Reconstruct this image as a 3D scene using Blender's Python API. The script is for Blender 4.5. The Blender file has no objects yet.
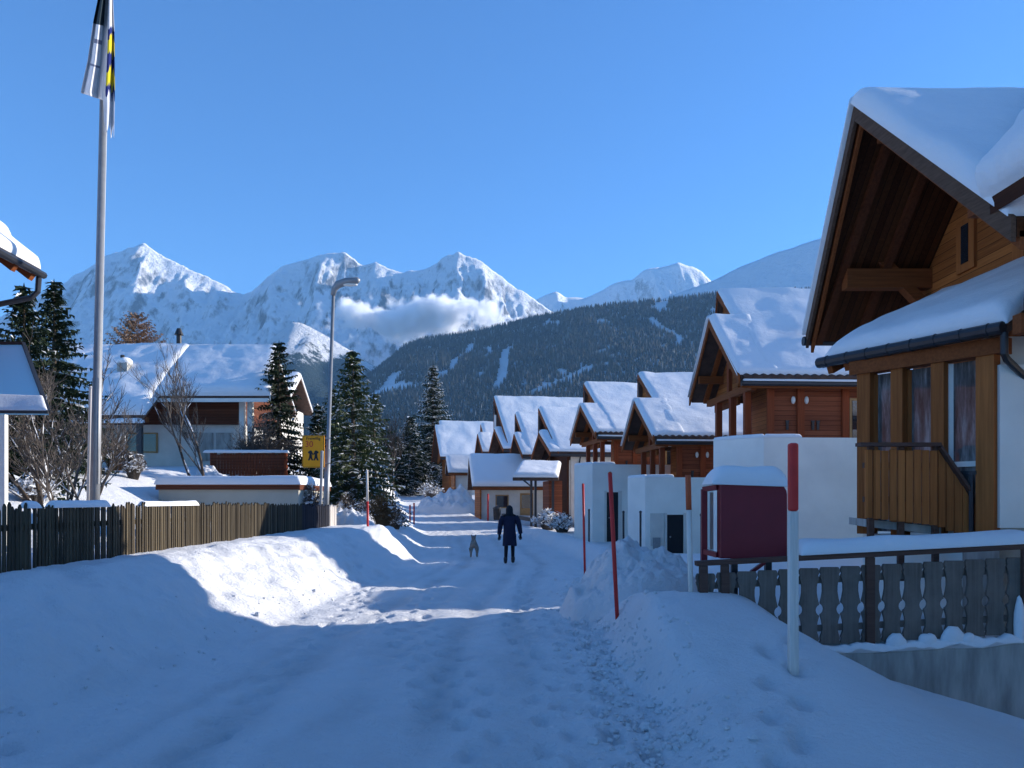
import bpy, bmesh, math, random
from mathutils import Vector, Matrix, noise
R = math.radians
scene = bpy.context.scene
COL = scene.collection
F = 770.0; HY = 500.0; EYE = 1.65

def at(px, py, Y):
    """world point seen at pixel (px, py) at depth Y"""
    return Vector(((px - 512) * Y / F, Y, EYE + (HY - py) * Y / F))
def lerp(a, b, t): return a + (b - a) * t
def clamp(v, a=0.0, b=1.0): return max(a, min(b, v))
def sstep(a, b, x):
    t = clamp((x - a) / (b - a)); return t * t * (3 - 2 * t)
def interp(tab, x):
    if x <= tab[0][0]: return tab[0][1]
    for (x0, y0), (x1, y1) in zip(tab, tab[1:]):
        if x <= x1: return y0 + (y1 - y0) * (x - x0) / (x1 - x0)
    return tab[-1][1]
def fbm(x, y, z=0.0, o=4):
    s = 0; a = 1; f = 1
    for _ in range(o):
        s += a * noise.noise(Vector((x * f, y * f, z * f + 7.3 * f))); a *= .5; f *= 2.03
    return s

# ------------------------------------------------------------------ mesh builder
class MB:
    def __init__(s): s.v = []; s.f = []; s.m = []; s.mi = 0
    def add(s, vs, fs):
        b = len(s.v); s.v += [tuple(p) for p in vs]
        for f in fs: s.f.append(tuple(i + b for i in f)); s.m.append(s.mi)
    def box(s, c, d, rz=0.0, rx=0.0, ry=0.0):
        M = Matrix.Rotation(rz, 3, 'Z') @ Matrix.Rotation(ry, 3, 'Y') @ Matrix.Rotation(rx, 3, 'X')
        c = Vector(c); h = Vector(d) / 2
        vs = [c + M @ Vector((x * h.x, y * h.y, z * h.z)) for x in (-1, 1) for y in (-1, 1) for z in (-1, 1)]
        s.add(vs, [(0, 1, 3, 2), (4, 6, 7, 5), (0, 4, 5, 1), (2, 3, 7, 6), (0, 2, 6, 4), (1, 5, 7, 3)])
    def box2(s, a, b):
        s.box([(p + q) / 2 for p, q in zip(a, b)], [abs(q - p) for p, q in zip(a, b)])
    def bar(s, p, q, w, h, up=(0, 0, 1)):
        p = Vector(p); q = Vector(q); d = (q - p).normalized(); up = Vector(up)
        if abs(d.dot(up)) > .98: up = Vector((0, 1, 0))
        a = d.cross(up).normalized() * w / 2; b = a.cross(d).normalized() * h / 2
        vs = []
        for e in (p, q): vs += [e - a - b, e + a - b, e + a + b, e - a + b]
        s.add(vs, [(0, 1, 2, 3), (7, 6, 5, 4), (0, 4, 5, 1), (1, 5, 6, 2), (2, 6, 7, 3), (3, 7, 4, 0)])
    def tube(s, pts, rad, n=8, cap=True):
        pts = [Vector(p) for p in pts]
        if not hasattr(rad, '__len__'): rad = [rad] * len(pts)
        vs = []; fs = []; ref = Vector((.31, .87, .38))
        for i, p in enumerate(pts):
            d = (pts[min(i + 1, len(pts) - 1)] - pts[max(i - 1, 0)]).normalized()
            if i == 0:
                if abs(d.dot(ref)) > .9: ref = Vector((.9, -.1, .4))
            a = (ref - d * ref.dot(d)).normalized(); ref = a; b = d.cross(a)
            for k in range(n):
                t = 2 * math.pi * k / n
                vs.append(p + (a * math.cos(t) + b * math.sin(t)) * rad[i])
        for i in range(len(pts) - 1):
            for k in range(n):
                fs.append((i * n + k, i * n + (k + 1) % n, (i + 1) * n + (k + 1) % n, (i + 1) * n + k))
        if cap:
            fs.append(tuple(range(n))[::-1]); fs.append(tuple(range((len(pts) - 1) * n, len(pts) * n)))
        s.add(vs, fs)
    def extrude(s, poly, vec):
        """closed planar polygon (3d points) extruded along vec"""
        n = len(poly); vec = Vector(vec); a = [Vector(p) for p in poly]
        s.add(a + [p + vec for p in a], [tuple(range(n))[::-1], tuple(range(n, 2 * n))] +
              [(i, (i + 1) % n, (i + 1) % n + n, i + n) for i in range(n)])
    def ball(s, c, r, n=10, m=7):
        c = Vector(c); r = Vector(r) if hasattr(r, '__len__') else Vector((r, r, r)); vs = []; fs = []
        for i in range(m + 1):
            t = math.pi * i / m
            for k in range(n):
                a = 2 * math.pi * k / n
                vs.append(c + Vector((r.x * math.sin(t) * math.cos(a), r.y * math.sin(t) * math.sin(a), r.z * math.cos(t))))
        for i in range(m):
            for k in range(n): fs.append((i * n + k, (i + 1) * n + k, (i + 1) * n + (k + 1) % n, i * n + (k + 1) % n))
        s.add(vs, fs)
    def build(s, name, mats, parent=None, smooth=False, **props):
        me = bpy.data.meshes.new(name); me.from_pydata(s.v, [], s.f)
        if not isinstance(mats, (list, tuple)): mats = [mats]
        for m in mats: me.materials.append(m)
        me.polygons.foreach_set('material_index', s.m)
        bm = bmesh.new(); bm.from_mesh(me); bmesh.ops.recalc_face_normals(bm, faces=bm.faces) if len(s.f) < 30000 else None
        bm.to_mesh(me); bm.free()
        if smooth: me.polygons.foreach_set('use_smooth', [True] * len(me.polygons))
        me.update()
        o = bpy.data.objects.new(name, me); COL.objects.link(o)
        if parent: o.parent = parent
        for k, v in props.items(): o[k] = v
        return o
def bevel(o, w=.01, seg=2):
    m = o.modifiers.new('edge', 'BEVEL'); m.width = w; m.segments = seg; m.limit_method = 'ANGLE'; m.angle_limit = R(40); return o
def thing(name, label, cat, loc=(0, 0, 0), rz=0.0, group=None):
    o = bpy.data.objects.new(name, None); COL.objects.link(o); o.empty_display_size = .2
    o.location = loc; o.rotation_euler = (0, 0, rz); tag(o, label, cat, group); return o
def tag(o, label, cat, group=None):
    o['label'] = label; o['category'] = cat
    if group: o['group'] = group
    return o

# ------------------------------------------------------------------ materials
class NT:
    def __init__(s, name):
        s.mat = bpy.data.materials.new(name); s.mat.use_nodes = True; s.t = s.mat.node_tree
        s.n = s.t.nodes; s.l = s.t.links; s.b = s.n['Principled BSDF']
    def node(s, typ, **kw):
        nd = s.n.new(typ)
        for k, v in kw.items():
            if k.startswith('i_'):
                nd.inputs[int(k[2:]) if k[2:].isdigit() else k[2:]].default_value = v
            else: setattr(nd, k, v)
        return nd
    def link(s, a, b): s.l.new(a, b)
    def math(s, op, a, b=None, c=None):
        nd = s.n.new('ShaderNodeMath'); nd.operation = op
        for i, v in enumerate((a, b, c)):
            if v is None: continue
            if isinstance(v, (int, float)): nd.inputs[i].default_value = v
            else: s.link(v, nd.inputs[i])
        return nd.outputs[0]
    def coord(s, out='Object', scale=None):
        tc = s.n.new('ShaderNodeTexCoord')
        o = tc.outputs[out]
        if scale:
            mp = s.n.new('ShaderNodeMapping'); mp.inputs['Scale'].default_value = scale; s.link(o, mp.inputs[0]); o = mp.outputs[0]
        return o
    def noise(s, co, scale, detail=4, rough=.55):
        nd = s.node('ShaderNodeTexNoise'); nd.inputs['Scale'].default_value = scale
        nd.inputs['Detail'].default_value = detail; nd.inputs['Roughness'].default_value = rough
        s.link(co, nd.inputs['Vector']); return nd.outputs['Fac']
    def ramp(s, fac, stops):
        nd = s.n.new('ShaderNodeValToRGB'); cr = nd.color_ramp
        while len(cr.elements) > 1: cr.elements.remove(cr.elements[-1])
        for i, (p, c) in enumerate(stops):
            e = cr.elements[0] if i == 0 else cr.elements.new(p)
            e.position = p; e.color = (*c, 1) if len(c) == 3 else c
        s.link(fac, nd.inputs[0]); return nd.outputs[0]
    def mix(s, fac, a, b, mode='MIX'):
        nd = s.n.new('ShaderNodeMix'); nd.data_type = 'RGBA'; nd.blend_type = mode
        for i, v in ((0, fac), (6, a), (7, b)):
            if isinstance(v, (int, float)): nd.inputs[i].default_value = v
            elif isinstance(v, tuple): nd.inputs[i].default_value = (*v, 1)[:4]
            else: s.link(v, nd.inputs[i])
        return nd.outputs[2]
    def bump(s, h, strength=.3, dist=.02):
        nd = s.n.new('ShaderNodeBump'); nd.inputs['Strength'].default_value = strength; nd.inputs['Distance'].default_value = dist
        s.link(h, nd.inputs['Height']); s.link(nd.outputs[0], s.b.inputs['Normal'])
    def base(s, c):
        if isinstance(c, tuple): s.b.inputs['Base Color'].default_value = (*c, 1)
        else: s.link(c, s.b.inputs['Base Color'])
    def set(s, rough=.6, spec=.3, metal=0.0):
        s.b.inputs['Roughness'].default_value = rough; s.b.inputs['Specular IOR Level'].default_value = spec
        s.b.inputs['Metallic'].default_value = metal

def m_plain(name, col, rough=.6, spec=.3, metal=0, var=.12, scale=6.0, bump=.1, bscale=60, bdist=.004, stretch=None):
    n = NT(name); co = n.coord('Object', stretch)
    f = n.noise(co, scale, 5)
    n.base(n.ramp(f, [(.25, tuple(c * (1 - var) for c in col)), (.75, tuple(min(1, c * (1 + var)) for c in col))]))
    n.set(rough, spec, metal)
    if bump: n.bump(n.noise(co, bscale, 4), bump, bdist)
    return n.mat
def m_wood(name, dark, light, axis='Z', width=.13, grain='X', rough=.65, groove=.05, wear=None):
    """planked wood: boards repeat along axis, grain runs along 'grain'"""
    n = NT(name); co = n.coord(); sep = n.n.new('ShaderNodeSeparateXYZ'); n.link(co, sep.inputs[0])
    a = sep.outputs[axis]; t = n.math('DIVIDE', a, width)
    fr = n.math('FRACT', t); fl = n.math('FLOOR', t)
    wn = n.node('ShaderNodeTexWhiteNoise', noise_dimensions='1D'); n.link(fl, wn.inputs['W'])
    sc = {'X': (1.2, 28, 28), 'Y': (28, 1.2, 28), 'Z': (28, 28, 1.2)}[grain]
    mp = n.n.new('ShaderNodeMapping'); mp.inputs['Scale'].default_value = sc; n.link(co, mp.inputs[0])
    off = n.n.new('ShaderNodeVectorMath'); off.operation = 'ADD'; n.link(mp.outputs[0], off.inputs[0])
    cb = n.n.new('ShaderNodeCombineXYZ'); sh = n.math('MULTIPLY', wn.outputs[0], 31.0)
    for i in range(3): n.link(sh, cb.inputs[i])
    n.link(cb.outputs[0], off.inputs[1])
    g = n.noise(off.outputs[0], 1.0, 6, .65)
    fac = n.math('ADD', n.math('MULTIPLY', g, .8), n.math('MULTIPLY', wn.outputs[0], .35))
    col = n.ramp(fac, [(.25, dark), (.8, light)])
    if wear: col = n.mix(n.ramp(n.noise(co, 1.3, 6, .7), [(.45, (0, 0, 0)), (.7, (.8, .8, .8))]), col, wear)
    gr = n.math('LESS_THAN', fr, groove)
    if groove: col = n.mix(gr, col, tuple(c * .25 for c in dark))
    n.base(col); n.set(rough, .10)
    h = n.math('SUBTRACT', n.math('MULTIPLY', g, .25), gr)
    n.bump(h, .5, .008)
    return n.mat
def m_snow(name, fine=1.0, lumps=1.0, col=(.85, .84, .83), dirt=0.0):
    n = NT(name); co = n.coord()
    a = n.noise(co, 2.2, 6, .6); b = n.noise(co, 22, 5, .65); c = n.noise(co, 160, 3, .7)
    h = n.math('ADD', n.math('MULTIPLY', a, .5 * lumps), n.math('ADD', n.math('MULTIPLY', b, .16 * fine), n.math('MULTIPLY', c, .05 * fine)))
    k = n.ramp(n.noise(co, .7, 5), [(.3, tuple(x * .965 for x in col)), (.7, col)])
    if dirt: k = n.mix(n.ramp(n.noise(co, 5, 8, .75), [(.56, (0, 0, 0)), (.78, (dirt,) * 3)]), k, (.42, .41, .40))
    if dirt:
        at_ = n.node('ShaderNodeAttribute', attribute_name='wear'); wv = n.math('MULTIPLY', at_.outputs['Fac'], n.math('ADD', .45, n.noise(co, 9, 5, .7)))
        k = n.mix(wv, k, (.50, .49, .48))
    n.base(k); n.set(.75, .25); n.bump(h, .8 if dirt else .6, .12)
    return n.mat
M = {}
M['snow'] = m_snow('snow_soft', .6, .35)
M['roof_snow'] = m_snow('snow_on_roofs', .5, .9)
M['road'] = m_snow('snow_trodden', 2.4, 1.6, (.84, .83, .82), .12)
M['heap'] = m_snow('snow_heap_rough', 2.2, 1.8, (.80, .785, .77), .25)
M['white'] = m_plain('white_render', (.86, .82, .74), .85, .15, var=.09, scale=1.1, bump=.25, bscale=90, bdist=.006)
M['white2'] = m_plain('white_render_old', (.66, .62, .55), .85, .15, var=.10, scale=2.0, bump=.3, bscale=90, bdist=.008)
M['concrete'] = m_plain('grey_concrete', (.37, .355, .32), .9, .1, var=.42, scale=2.6, bump=.4, bscale=14, stretch=(2.2, 2.2, .5))
M['steel'] = m_plain('galvanised_steel', (.27, .275, .28), .5, .5, .4, var=.12, scale=8)
M['dark_metal'] = m_plain('dark_gutter_metal', (.035, .037, .042), .4, .5, .3)
M['maroon'] = m_plain('maroon_paint', (.20, .016, .026), .45, .4, var=.12, scale=3, bump=.05)
M['tile'] = m_plain('brown_roof_tile', (.09, .055, .042), .8, .2, var=.3, scale=5)
M['redpaint'] = m_plain('red_pole_paint', (.60, .035, .028), .5, .35, var=.15, scale=7)
M['orange'] = m_plain('orange_pole_paint', (.50, .10, .035), .55, .3, var=.2, scale=7)
M['polewood'] = m_wood('weathered_white_pole', (.40, .34, .28), (.86, .78, .69), 'Z', 9.0, 'Z', groove=0)
M['yellow'] = m_plain('yellow_sign', (.95, .36, .003), .45, .4, var=.04)
M['black'] = m_plain('black_paint', (.015, .015, .017), .5, .4)
M['wood_h'] = m_wood('larch_boards', (.18, .052, .014), (.47, .16, .042), 'Z', .145, 'Y', groove=.06)
M['wood_hx'] = m_wood('larch_boards_side', (.20, .065, .02), (.48, .19, .06), 'Z', .145, 'X', groove=.06)
M['wood_red'] = m_wood('red_brown_boards', (.15, .040, .019), (.33, .10, .046), 'Z', .14, 'X', groove=.07)
M['old_red'] = m_wood('old_red_boards', (.07, .022, .012), (.17, .058, .03), 'Z', .14, 'X', groove=.07)
M['wood_redg'] = m_wood('red_brown_gable_boards', (.20, .058, .018), (.46, .16, .046), 'Z', .14, 'Y', groove=.07)
M['beam'] = m_wood('brown_beam', (.10, .026, .008), (.28, .085, .026), 'Z', 9.0, 'X', groove=0)
M['beam_y'] = m_wood('brown_beam_across', (.12, .030, .009), (.32, .095, .028), 'Z', 9.0, 'Y', groove=0)
M['post'] = m_wood('larch_post', (.19, .058, .017), (.46, .155, .043), 'X', 9.0, 'Z', groove=0)
M['post_red'] = m_wood('red_brown_post', (.13, .028, .011), (.33, .08, .03), 'X', 9.0, 'Z', groove=0)
M['dark_beam'] = m_wood('dark_roof_beam', (.045, .014, .006), (.14, .042, .016), 'Z', 9.0, 'Y', groove=0)
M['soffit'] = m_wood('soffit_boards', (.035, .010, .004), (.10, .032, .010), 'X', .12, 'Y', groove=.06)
M['verge'] = m_wood('weathered_bargeboard', (.075, .04, .025), (.19, .115, .075), 'X', 9.0, 'Y', groove=0)
M['greywood'] = m_wood('weathered_grey_boards', (.06, .048, .04), (.225, .182, .15), 'X', 9.0, 'Z', groove=0, wear=(.24, .20, .17))
M['picket'] = m_wood('weathered_pickets', (.022, .018, .014), (.115, .09, .056), 'Y', .0735, 'Z', groove=0)
M['picket_shade'] = m_wood('shaded_pickets', (.012, .013, .018), (.04, .04, .05), 'Y', .0735, 'Z', groove=0)  # shade on the far fence panel is put into this darker colour
M['balcony'] = m_wood('balcony_boards', (.26, .078, .023), (.56, .185, .052), 'X', .1, 'Z', groove=0)
M['rail'] = m_wood('brown_handrail', (.06, .03, .022), (.15, .085, .065), 'Z', 9.0, 'X', groove=0)
def m_glass(name, col, rough=.03):
    n = NT(name); n.base(col); n.set(rough, .8); n.b.inputs['Coat Weight'].default_value = .6; n.b.inputs['Coat Roughness'].default_value = .02
    n.bump(n.noise(n.coord(), 1.5, 2), .03, .02)
    return n.mat
M['glass'] = m_glass('window_glass', (.02, .024, .03))
def m_curtain():
    n = NT('curtained_glass'); co = n.coord('Object', (5, 5, .6)); n.base(n.ramp(n.noise(co, 2.0, 5, .7), [(.34, (.05, .045, .042)), (.50, (.13, .125, .12)), (.68, (.34, .33, .32))])); n.set(.04, .7); n.b.inputs['Coat Weight'].default_value = .5
    return n.mat
M['glass_light'] = m_curtain()
M['frame'] = m_plain('pale_window_frame', (.42, .24, .10), .6, .3)
M['door'] = m_plain('black_door', (.010, .011, .014), .55, .3)
M['lampglass'] = m_plain('opal_lamp_glass', (.75, .72, .66), .3, .5, var=.02, bump=0)
M['bark'] = m_plain('bark', (.085, .065, .05), .9, .1, var=.35, scale=18, bump=.6, bscale=40, bdist=.02)
M['twig'] = m_plain('bare_twigs', (.125, .105, .09), .9, .1, var=.3, scale=10, bump=0)
M['twig_brown'] = m_plain('brown_twigs', (.17, .095, .045), .9, .1, var=.3, scale=10, bump=0)
def m_leaf(name, a, b, scale=2.0):
    n = NT(name); co = n.coord()
    n.base(n.ramp(n.noise(co, scale, 5, .7), [(.3, a), (.7, b)])); n.set(.7, .2)
    n.b.inputs['Subsurface Weight'].default_value = 0
    return n.mat
M['needle'] = m_leaf('spruce_needles', (.010, .020, .010), (.036, .055, .024))
M['needle_lit'] = m_leaf('lit_green_needles', (.030, .048, .018), (.105, .125, .052))  # lighter copy: light on the middle spruces is put into the colour
M['larch'] = m_leaf('brown_larch_needles', (.17, .10, .06), (.36, .235, .15))
M['treesnow'] = m_plain('snow_on_branches', (.80, .80, .80), .8, .2, var=.04, bump=0)

# ------------------------------------------------------------------ camera, sun, sky
cam = bpy.data.cameras.new('camera'); camo = bpy.data.objects.new('camera', cam); COL.objects.link(camo)
camo.location = (0, 0, EYE); camo.rotation_euler = (R(90), 0, 0)
cam.sensor_width = 36.0; cam.lens = F / 1024 * 36.0; cam.shift_y = (HY - 384) / 1024.0
cam.clip_start = .1; cam.clip_end = 60000
scene.camera = camo
SUN_EL = R(17.5); SUN_AZ = R(20.0)      # azimuth measured from +X towards +Y
sd = Vector((math.cos(SUN_EL) * math.cos(SUN_AZ), math.cos(SUN_EL) * math.sin(SUN_AZ), math.sin(SUN_EL)))
sl = bpy.data.lights.new('sun', 'SUN'); sl.energy = 5.0; sl.angle = R(.5); sl.color = (1.0, .94, .86)
so = bpy.data.objects.new('sun', sl); COL.objects.link(so); so.location = (40, 10, 30)
so.rotation_euler = sd.to_track_quat('Z', 'Y').to_euler()
w = bpy.data.worlds.new('World'); scene.world = w; w.use_nodes = True
wt = w.node_tree; bg = wt.nodes['Background']
sky = wt.nodes.new('ShaderNodeTexSky'); sky.sky_type = 'NISHITA'; sky.sun_disc = False
sky.sun_elevation = SUN_EL; sky.sun_rotation = R(90) - SUN_AZ
sky.altitude = 1400; sky.air_density = 1.3; sky.dust_density = .25; sky.ozone_density = 10.0
wt.links.new(sky.outputs[0], bg.inputs[0]); bg.inputs[1].default_value = .118
scene.view_settings.view_transform = 'Standard'; scene.view_settings.look = 'None'
scene.view_settings.gamma = 1.0; scene.view_settings.use_curve_mapping = False
scene.view_settings.exposure = .95
cy = scene.cycles; cy.use_denoising = True; cy.max_bounces = 6; cy.diffuse_bounces = 5; cy.volume_bounces = 0
cy.use_adaptive_sampling = True

# ------------------------------------------------------------------ ground
XC = [(-60, -1.1), (5, -1.1), (12, -1.05), (23, -.25), (35, -1.3), (50, -4.0), (70, -7.4), (100, -13.5), (140, -24), (300, -60)]
ZR = [(-60, .6), (0, 0), (5, 0), (12, -.1), (23, -.25), (33, -.12), (50, .32), (70, 1.1), (85, 2.0), (110, 3.2), (150, 3.0), (400, -10)]
HW = [(0, 2.2), (12, 2.25), (23, 2.45), (40, 2.3), (70, 2.2), (140, 2.0)]
YR = [(8.6, .05), (14, .2), (19, .3), (23, .05), (26, -.3), (33, -.1), (45, .25), (55, .75), (70, 1.5), (85, 2.4), (110, 3.4), (150, 3.0), (400, -10)]
CREST = [(0, .10), (4.5, .16), (6, .30), (7.3, .50), (8.6, .62), (9.6, .50), (11, .25), (14, .28), (20, .2), (40, .25), (90, .3)]
def lawn(x, y):
    """the garden slope to the left of the picket fence"""
    t = sstep(-9.2, -15.0, x)
    z = .86 + t * (.55 + clamp(y - 10, 0, 60) * .068)
    return z
def ground_z(x, y, det=True):
    xc = interp(XC, y); hw = interp(HW, y); zr = interp(ZR, y)
    d = x - xc
    r = noise.noise(Vector((x * .9, y * .9, 3.1))) if det else 0
    r2 = fbm(x * 2.6, y * 2.6, 1.7, 4) if det else 0
    if abs(d) < hw - .1:
        z = zr
        if det:
            fade = clamp(1 - y / 60)
            z += .03 * r * fade + .022 * r2 + .012 * fbm(x * 8, y * 8, 2.2, 3) * clamp(1 - y / 22)
            # packed wheel ruts and foot-trodden lines
            for c, wd, dp in ((-1.05, .20, .055), (.42, .18, .05), (-.25, .14, .03), (1.15, .18, .035), (-1.55, .12, .03)):
                q = (d - c + .10 * noise.noise(Vector((y * .25, c, 0)))) / wd
                z -= dp * math.exp(-q * q) * (.6 + .4 * noise.noise(Vector((y * 1.1, c * 3, 0))))
            z += .03 * sstep(.5, 1.9, abs(d)) * abs(fbm(x * 4.5, y * 4.5, 9.0, 3))
    if d <= -hw + .1:                                                  # left bank
        e = -hw - d + .12 * r * 1.6 + .1
        zl = lawn(x, y) if y < 75 else lerp(lawn(x, 75), zr, 0)
        fence = .86
        k = sstep(0, 2.0, e) ** .8 if y < 22 else sstep(0, 1.5, e)
        top = fence if x > -5.6 else zl
        if y > 24:
            b = sstep(24, 30, y); top = lerp(top, max(zr + .55, zl if x < -7.5 else zr + .55), b)
        lump = (.08 * r + .075 * r2) * (1 - abs(2 * clamp(e / 2.2) - 1) ** 2) if det else 0
        z2 = lerp(zr, top, k) + lump + (.02 * r2 if det else 0)
        z = z2 if d < -hw else lerp(zr + (.02 * r2 if det else 0), z2, .5) if abs(d) >= hw - .1 else z
        if abs(d) < hw: z = max(z2, zr) if e > 0 else zr
    elif d >= hw - .1:                                                 # right bank and yards
        e = d - hw + .10 * r * 1.5 + .1
        yz = interp(YR, y); cr = interp(CREST, y)
        if y < 8.62:
            crest = cr
            # long smooth snow slope falling to the driveway beside the retaining wall
            fallx = interp([(0, 4.9), (6.5, 4.35), (8.6, 3.7)], y)
            s = sstep(0, .5, e)
            z = lerp(zr, crest, s)
            z -= (crest + .22) * sstep(1.3, fallx - xc - hw, e) if fallx - xc - hw > 1.3 else 0
            z -= .85 * sstep(fallx, fallx + 1.3, x)
            if det: z += (.05 * r + .035 * r2) * (1 - sstep(.3, 1.3, e)) + .018 * r
        else:
            s = sstep(0, .6, e); s2 = sstep(.8, 1.9, e)
            z = lerp(lerp(zr, cr, s), yz, s2)
            if det: z += .05 * r + .03 * r2 * (1 - s2)
    if det and y < 24: z += .012 * fbm(x * 7, y * 7, 6.1, 3) * clamp(1 - y / 24) * (1 if d < 0 else .5)
    if y > 75 and det: z += .3 * fbm(x * .1, y * .1, 0, 3) * sstep(75, 110, y) * sstep(1, 5, abs(d))
    if y < 1.0: z = lerp(z, .3, sstep(1.0, -12, y) * sstep(2, 6, abs(d)))
    far = sstep(140, 420, y) + sstep(60, 200, abs(x))
    if far > 0: z = lerp(z, -14 - .006 * max(0, y), clamp(far))
    return z
def axis_pts(lo, hi, step, end_lo, end_hi, grow):
    p = [lo]
    while p[-1] < hi: p.append(p[-1] + step)
    s = step
    while p[-1] < end_hi: s *= grow; p.append(p[-1] + s)
    s = step; q = [lo]
    while q[-1] > end_lo: s *= grow; q.append(q[-1] - s)
    return q[:0:-1] + p
xs = axis_pts(-6.6, 4.6, .05, -8500, 8500, 1.075)
ys = axis_pts(3.8, 15.0, .05, -900, 9000, 1.04)
me = bpy.data.meshes.new('ground'); nx = len(xs); ny = len(ys)
gv = [(x, y, ground_z(x, y)) for y in ys for x in xs]
# boot prints: trodden lines along the lane and up the banks
import bisect
rp = random.Random(77); wear = [0.0] * len(gv); prints = []  # wear: greyer packed snow, also replacing weak shading in ruts and prints
def walk(x, y, ang, n, st=.36):
    for k in range(n):
        s = 1 if k % 2 else -1; px, py = x - math.sin(ang) * .10 * s, y + math.cos(ang) * .10 * s
        prints.append((px + rp.uniform(-.03, .03), py + rp.uniform(-.03, .03), ang + rp.uniform(-.2, .2)))
        x += math.cos(ang) * st; y += math.sin(ang) * st; ang += rp.uniform(-.05, .05)
for x0, y0, a0, n0 in ((-.1, 3.9, 1.60, 54), (.35, 4.0, 1.58, 50), (-2.0, 4.0, 1.62, 40), (.75, 4.2, 1.55, 40), (.2, 14, -1.5, 30), (1.5, 4.0, 1.3, 9), (-3.4, 5.0, 2.3, 7), (-.6, 6, 1.7, 40), (.9, 9.5, 1.5, 26)): walk(x0, y0, a0, n0)
for (fx, fy, fa) in prints:
    ca, sa = math.cos(fa), math.sin(fa); i0 = bisect.bisect_left(xs, fx - .22); i1 = bisect.bisect_right(xs, fx + .22); j0 = bisect.bisect_left(ys, fy - .22); j1 = bisect.bisect_right(ys, fy + .22)
    for j in range(j0, j1):
        for i in range(i0, i1):
            dx, dy = xs[i] - fx, ys[j] - fy; u = (dx * ca + dy * sa) / .15; v = (-dx * sa + dy * ca) / .065; q = u * u + v * v
            if q < 4:
                k = j * nx + i; x, y, z = gv[k]; gv[k] = (x, y, z - .045 * math.exp(-q * q * .8) + .014 * math.exp(-(q - 2.2) ** 2)); wear[k] = max(wear[k], .35 * math.exp(-q))
for j, y in enumerate(ys):
    if not 0 < y < 75: continue
    xc = interp(XC, y)
    for i, x in enumerate(xs):
        d = x - xc
        if abs(d) > 2.6: continue
        w_ = 0
        for c, wd, a in ((-1.05, .20, .5), (.42, .18, .5), (-1.55, .12, .3), (1.15, .18, .4), (-.25, .3, .25)):
            q = (d - c + .10 * noise.noise(Vector((y * .25, c, 0)))) / wd; w_ += a * math.exp(-q * q) * clamp(.75 + .8 * noise.noise(Vector((y * .7, c * 3, 5))))
        k = j * nx + i; wear[k] = max(wear[k], w_ + .25 * clamp(fbm(x * 2.2, y * .8, 3, 3)))
gf = [(j * nx + i, j * nx + i + 1, (j + 1) * nx + i + 1, (j + 1) * nx + i) for j in range(ny - 1) for i in range(nx - 1)]
me.from_pydata(gv, [], gf); me.polygons.foreach_set('use_smooth', [True] * len(gf)); me.materials.append(M['road']); at_ = me.attributes.new('wear', 'FLOAT', 'POINT'); at_.data.foreach_set('value', wear)
ground = bpy.data.objects.new('ground', me); COL.objects.link(ground); ground['kind'] = 'structure'
print('ground', nx, ny)

# ------------------------------------------------------------------ mountains and hills
def m_mountain(name, lo, hi, rockcol, nscale, snow=(.80, .80, .81)):
    n = NT(name); co = n.coord(); g = n.n.new('ShaderNodeNewGeometry'); sp = n.n.new('ShaderNodeSeparateXYZ'); n.link(g.outputs['Normal'], sp.inputs[0])
    mp_ = n.n.new('ShaderNodeMapping'); mp_.inputs['Scale'].default_value = (1.0, .42, .36); n.link(co, mp_.inputs[0])
    a = n.noise(mp_.outputs[0], nscale * 1.9, 10, .74)
    st = n.math('ADD', sp.outputs['Z'], n.math('MULTIPLY', n.math('SUBTRACT', a, .5), .9))
    n.base(n.ramp(st, [(lo, rockcol), (hi, snow)])); n.set(.85, .1)
    n.bump(n.noise(co, nscale * 2.2, 8, .7), .8, 40)
    return n.mat
M['mountain'] = m_mountain('mountain_snow_and_rock', .40, .60, (.11, .115, .13), .009)
def m_wooded(name, ztop, blend):
    n = NT(name); co = n.coord(); g = n.n.new('ShaderNodeNewGeometry'); sp = n.n.new('ShaderNodeSeparateXYZ'); n.link(g.outputs['Position'], sp.inputs[0])
    h = n.math('DIVIDE', n.math('SUBTRACT', ztop, sp.outputs['Z']), blend)
    f = n.math('ADD', n.math('MULTIPLY', n.math('SUBTRACT', n.noise(co, .012, 8, .75), .5), 3.2), h)
    n.base(n.ramp(f, [(.35, (.80, .80, .81)), (.62, (.035, .05, .045))])); n.set(.9, .05); n.bump(n.noise(co, .05, 6, .7), 1.0, 30); return n.mat
M['wooded'] = m_wooded('wooded_lower_slope', 690.0, 220.0)
M['openhill'] = m_mountain('open_snow_slope', .12, .30, (.20, .20, .21), .008)
def ridge_noise(x, y, o=5):
    s = 0; a = 1.0; f = 1.0
    for k in range(o):
        v = 1 - abs(noise.noise(Vector((x * f, y * f, 3.7 * k)))) * 2
        s += a * v; a *= .52; f *= 2.1
    return s
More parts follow.
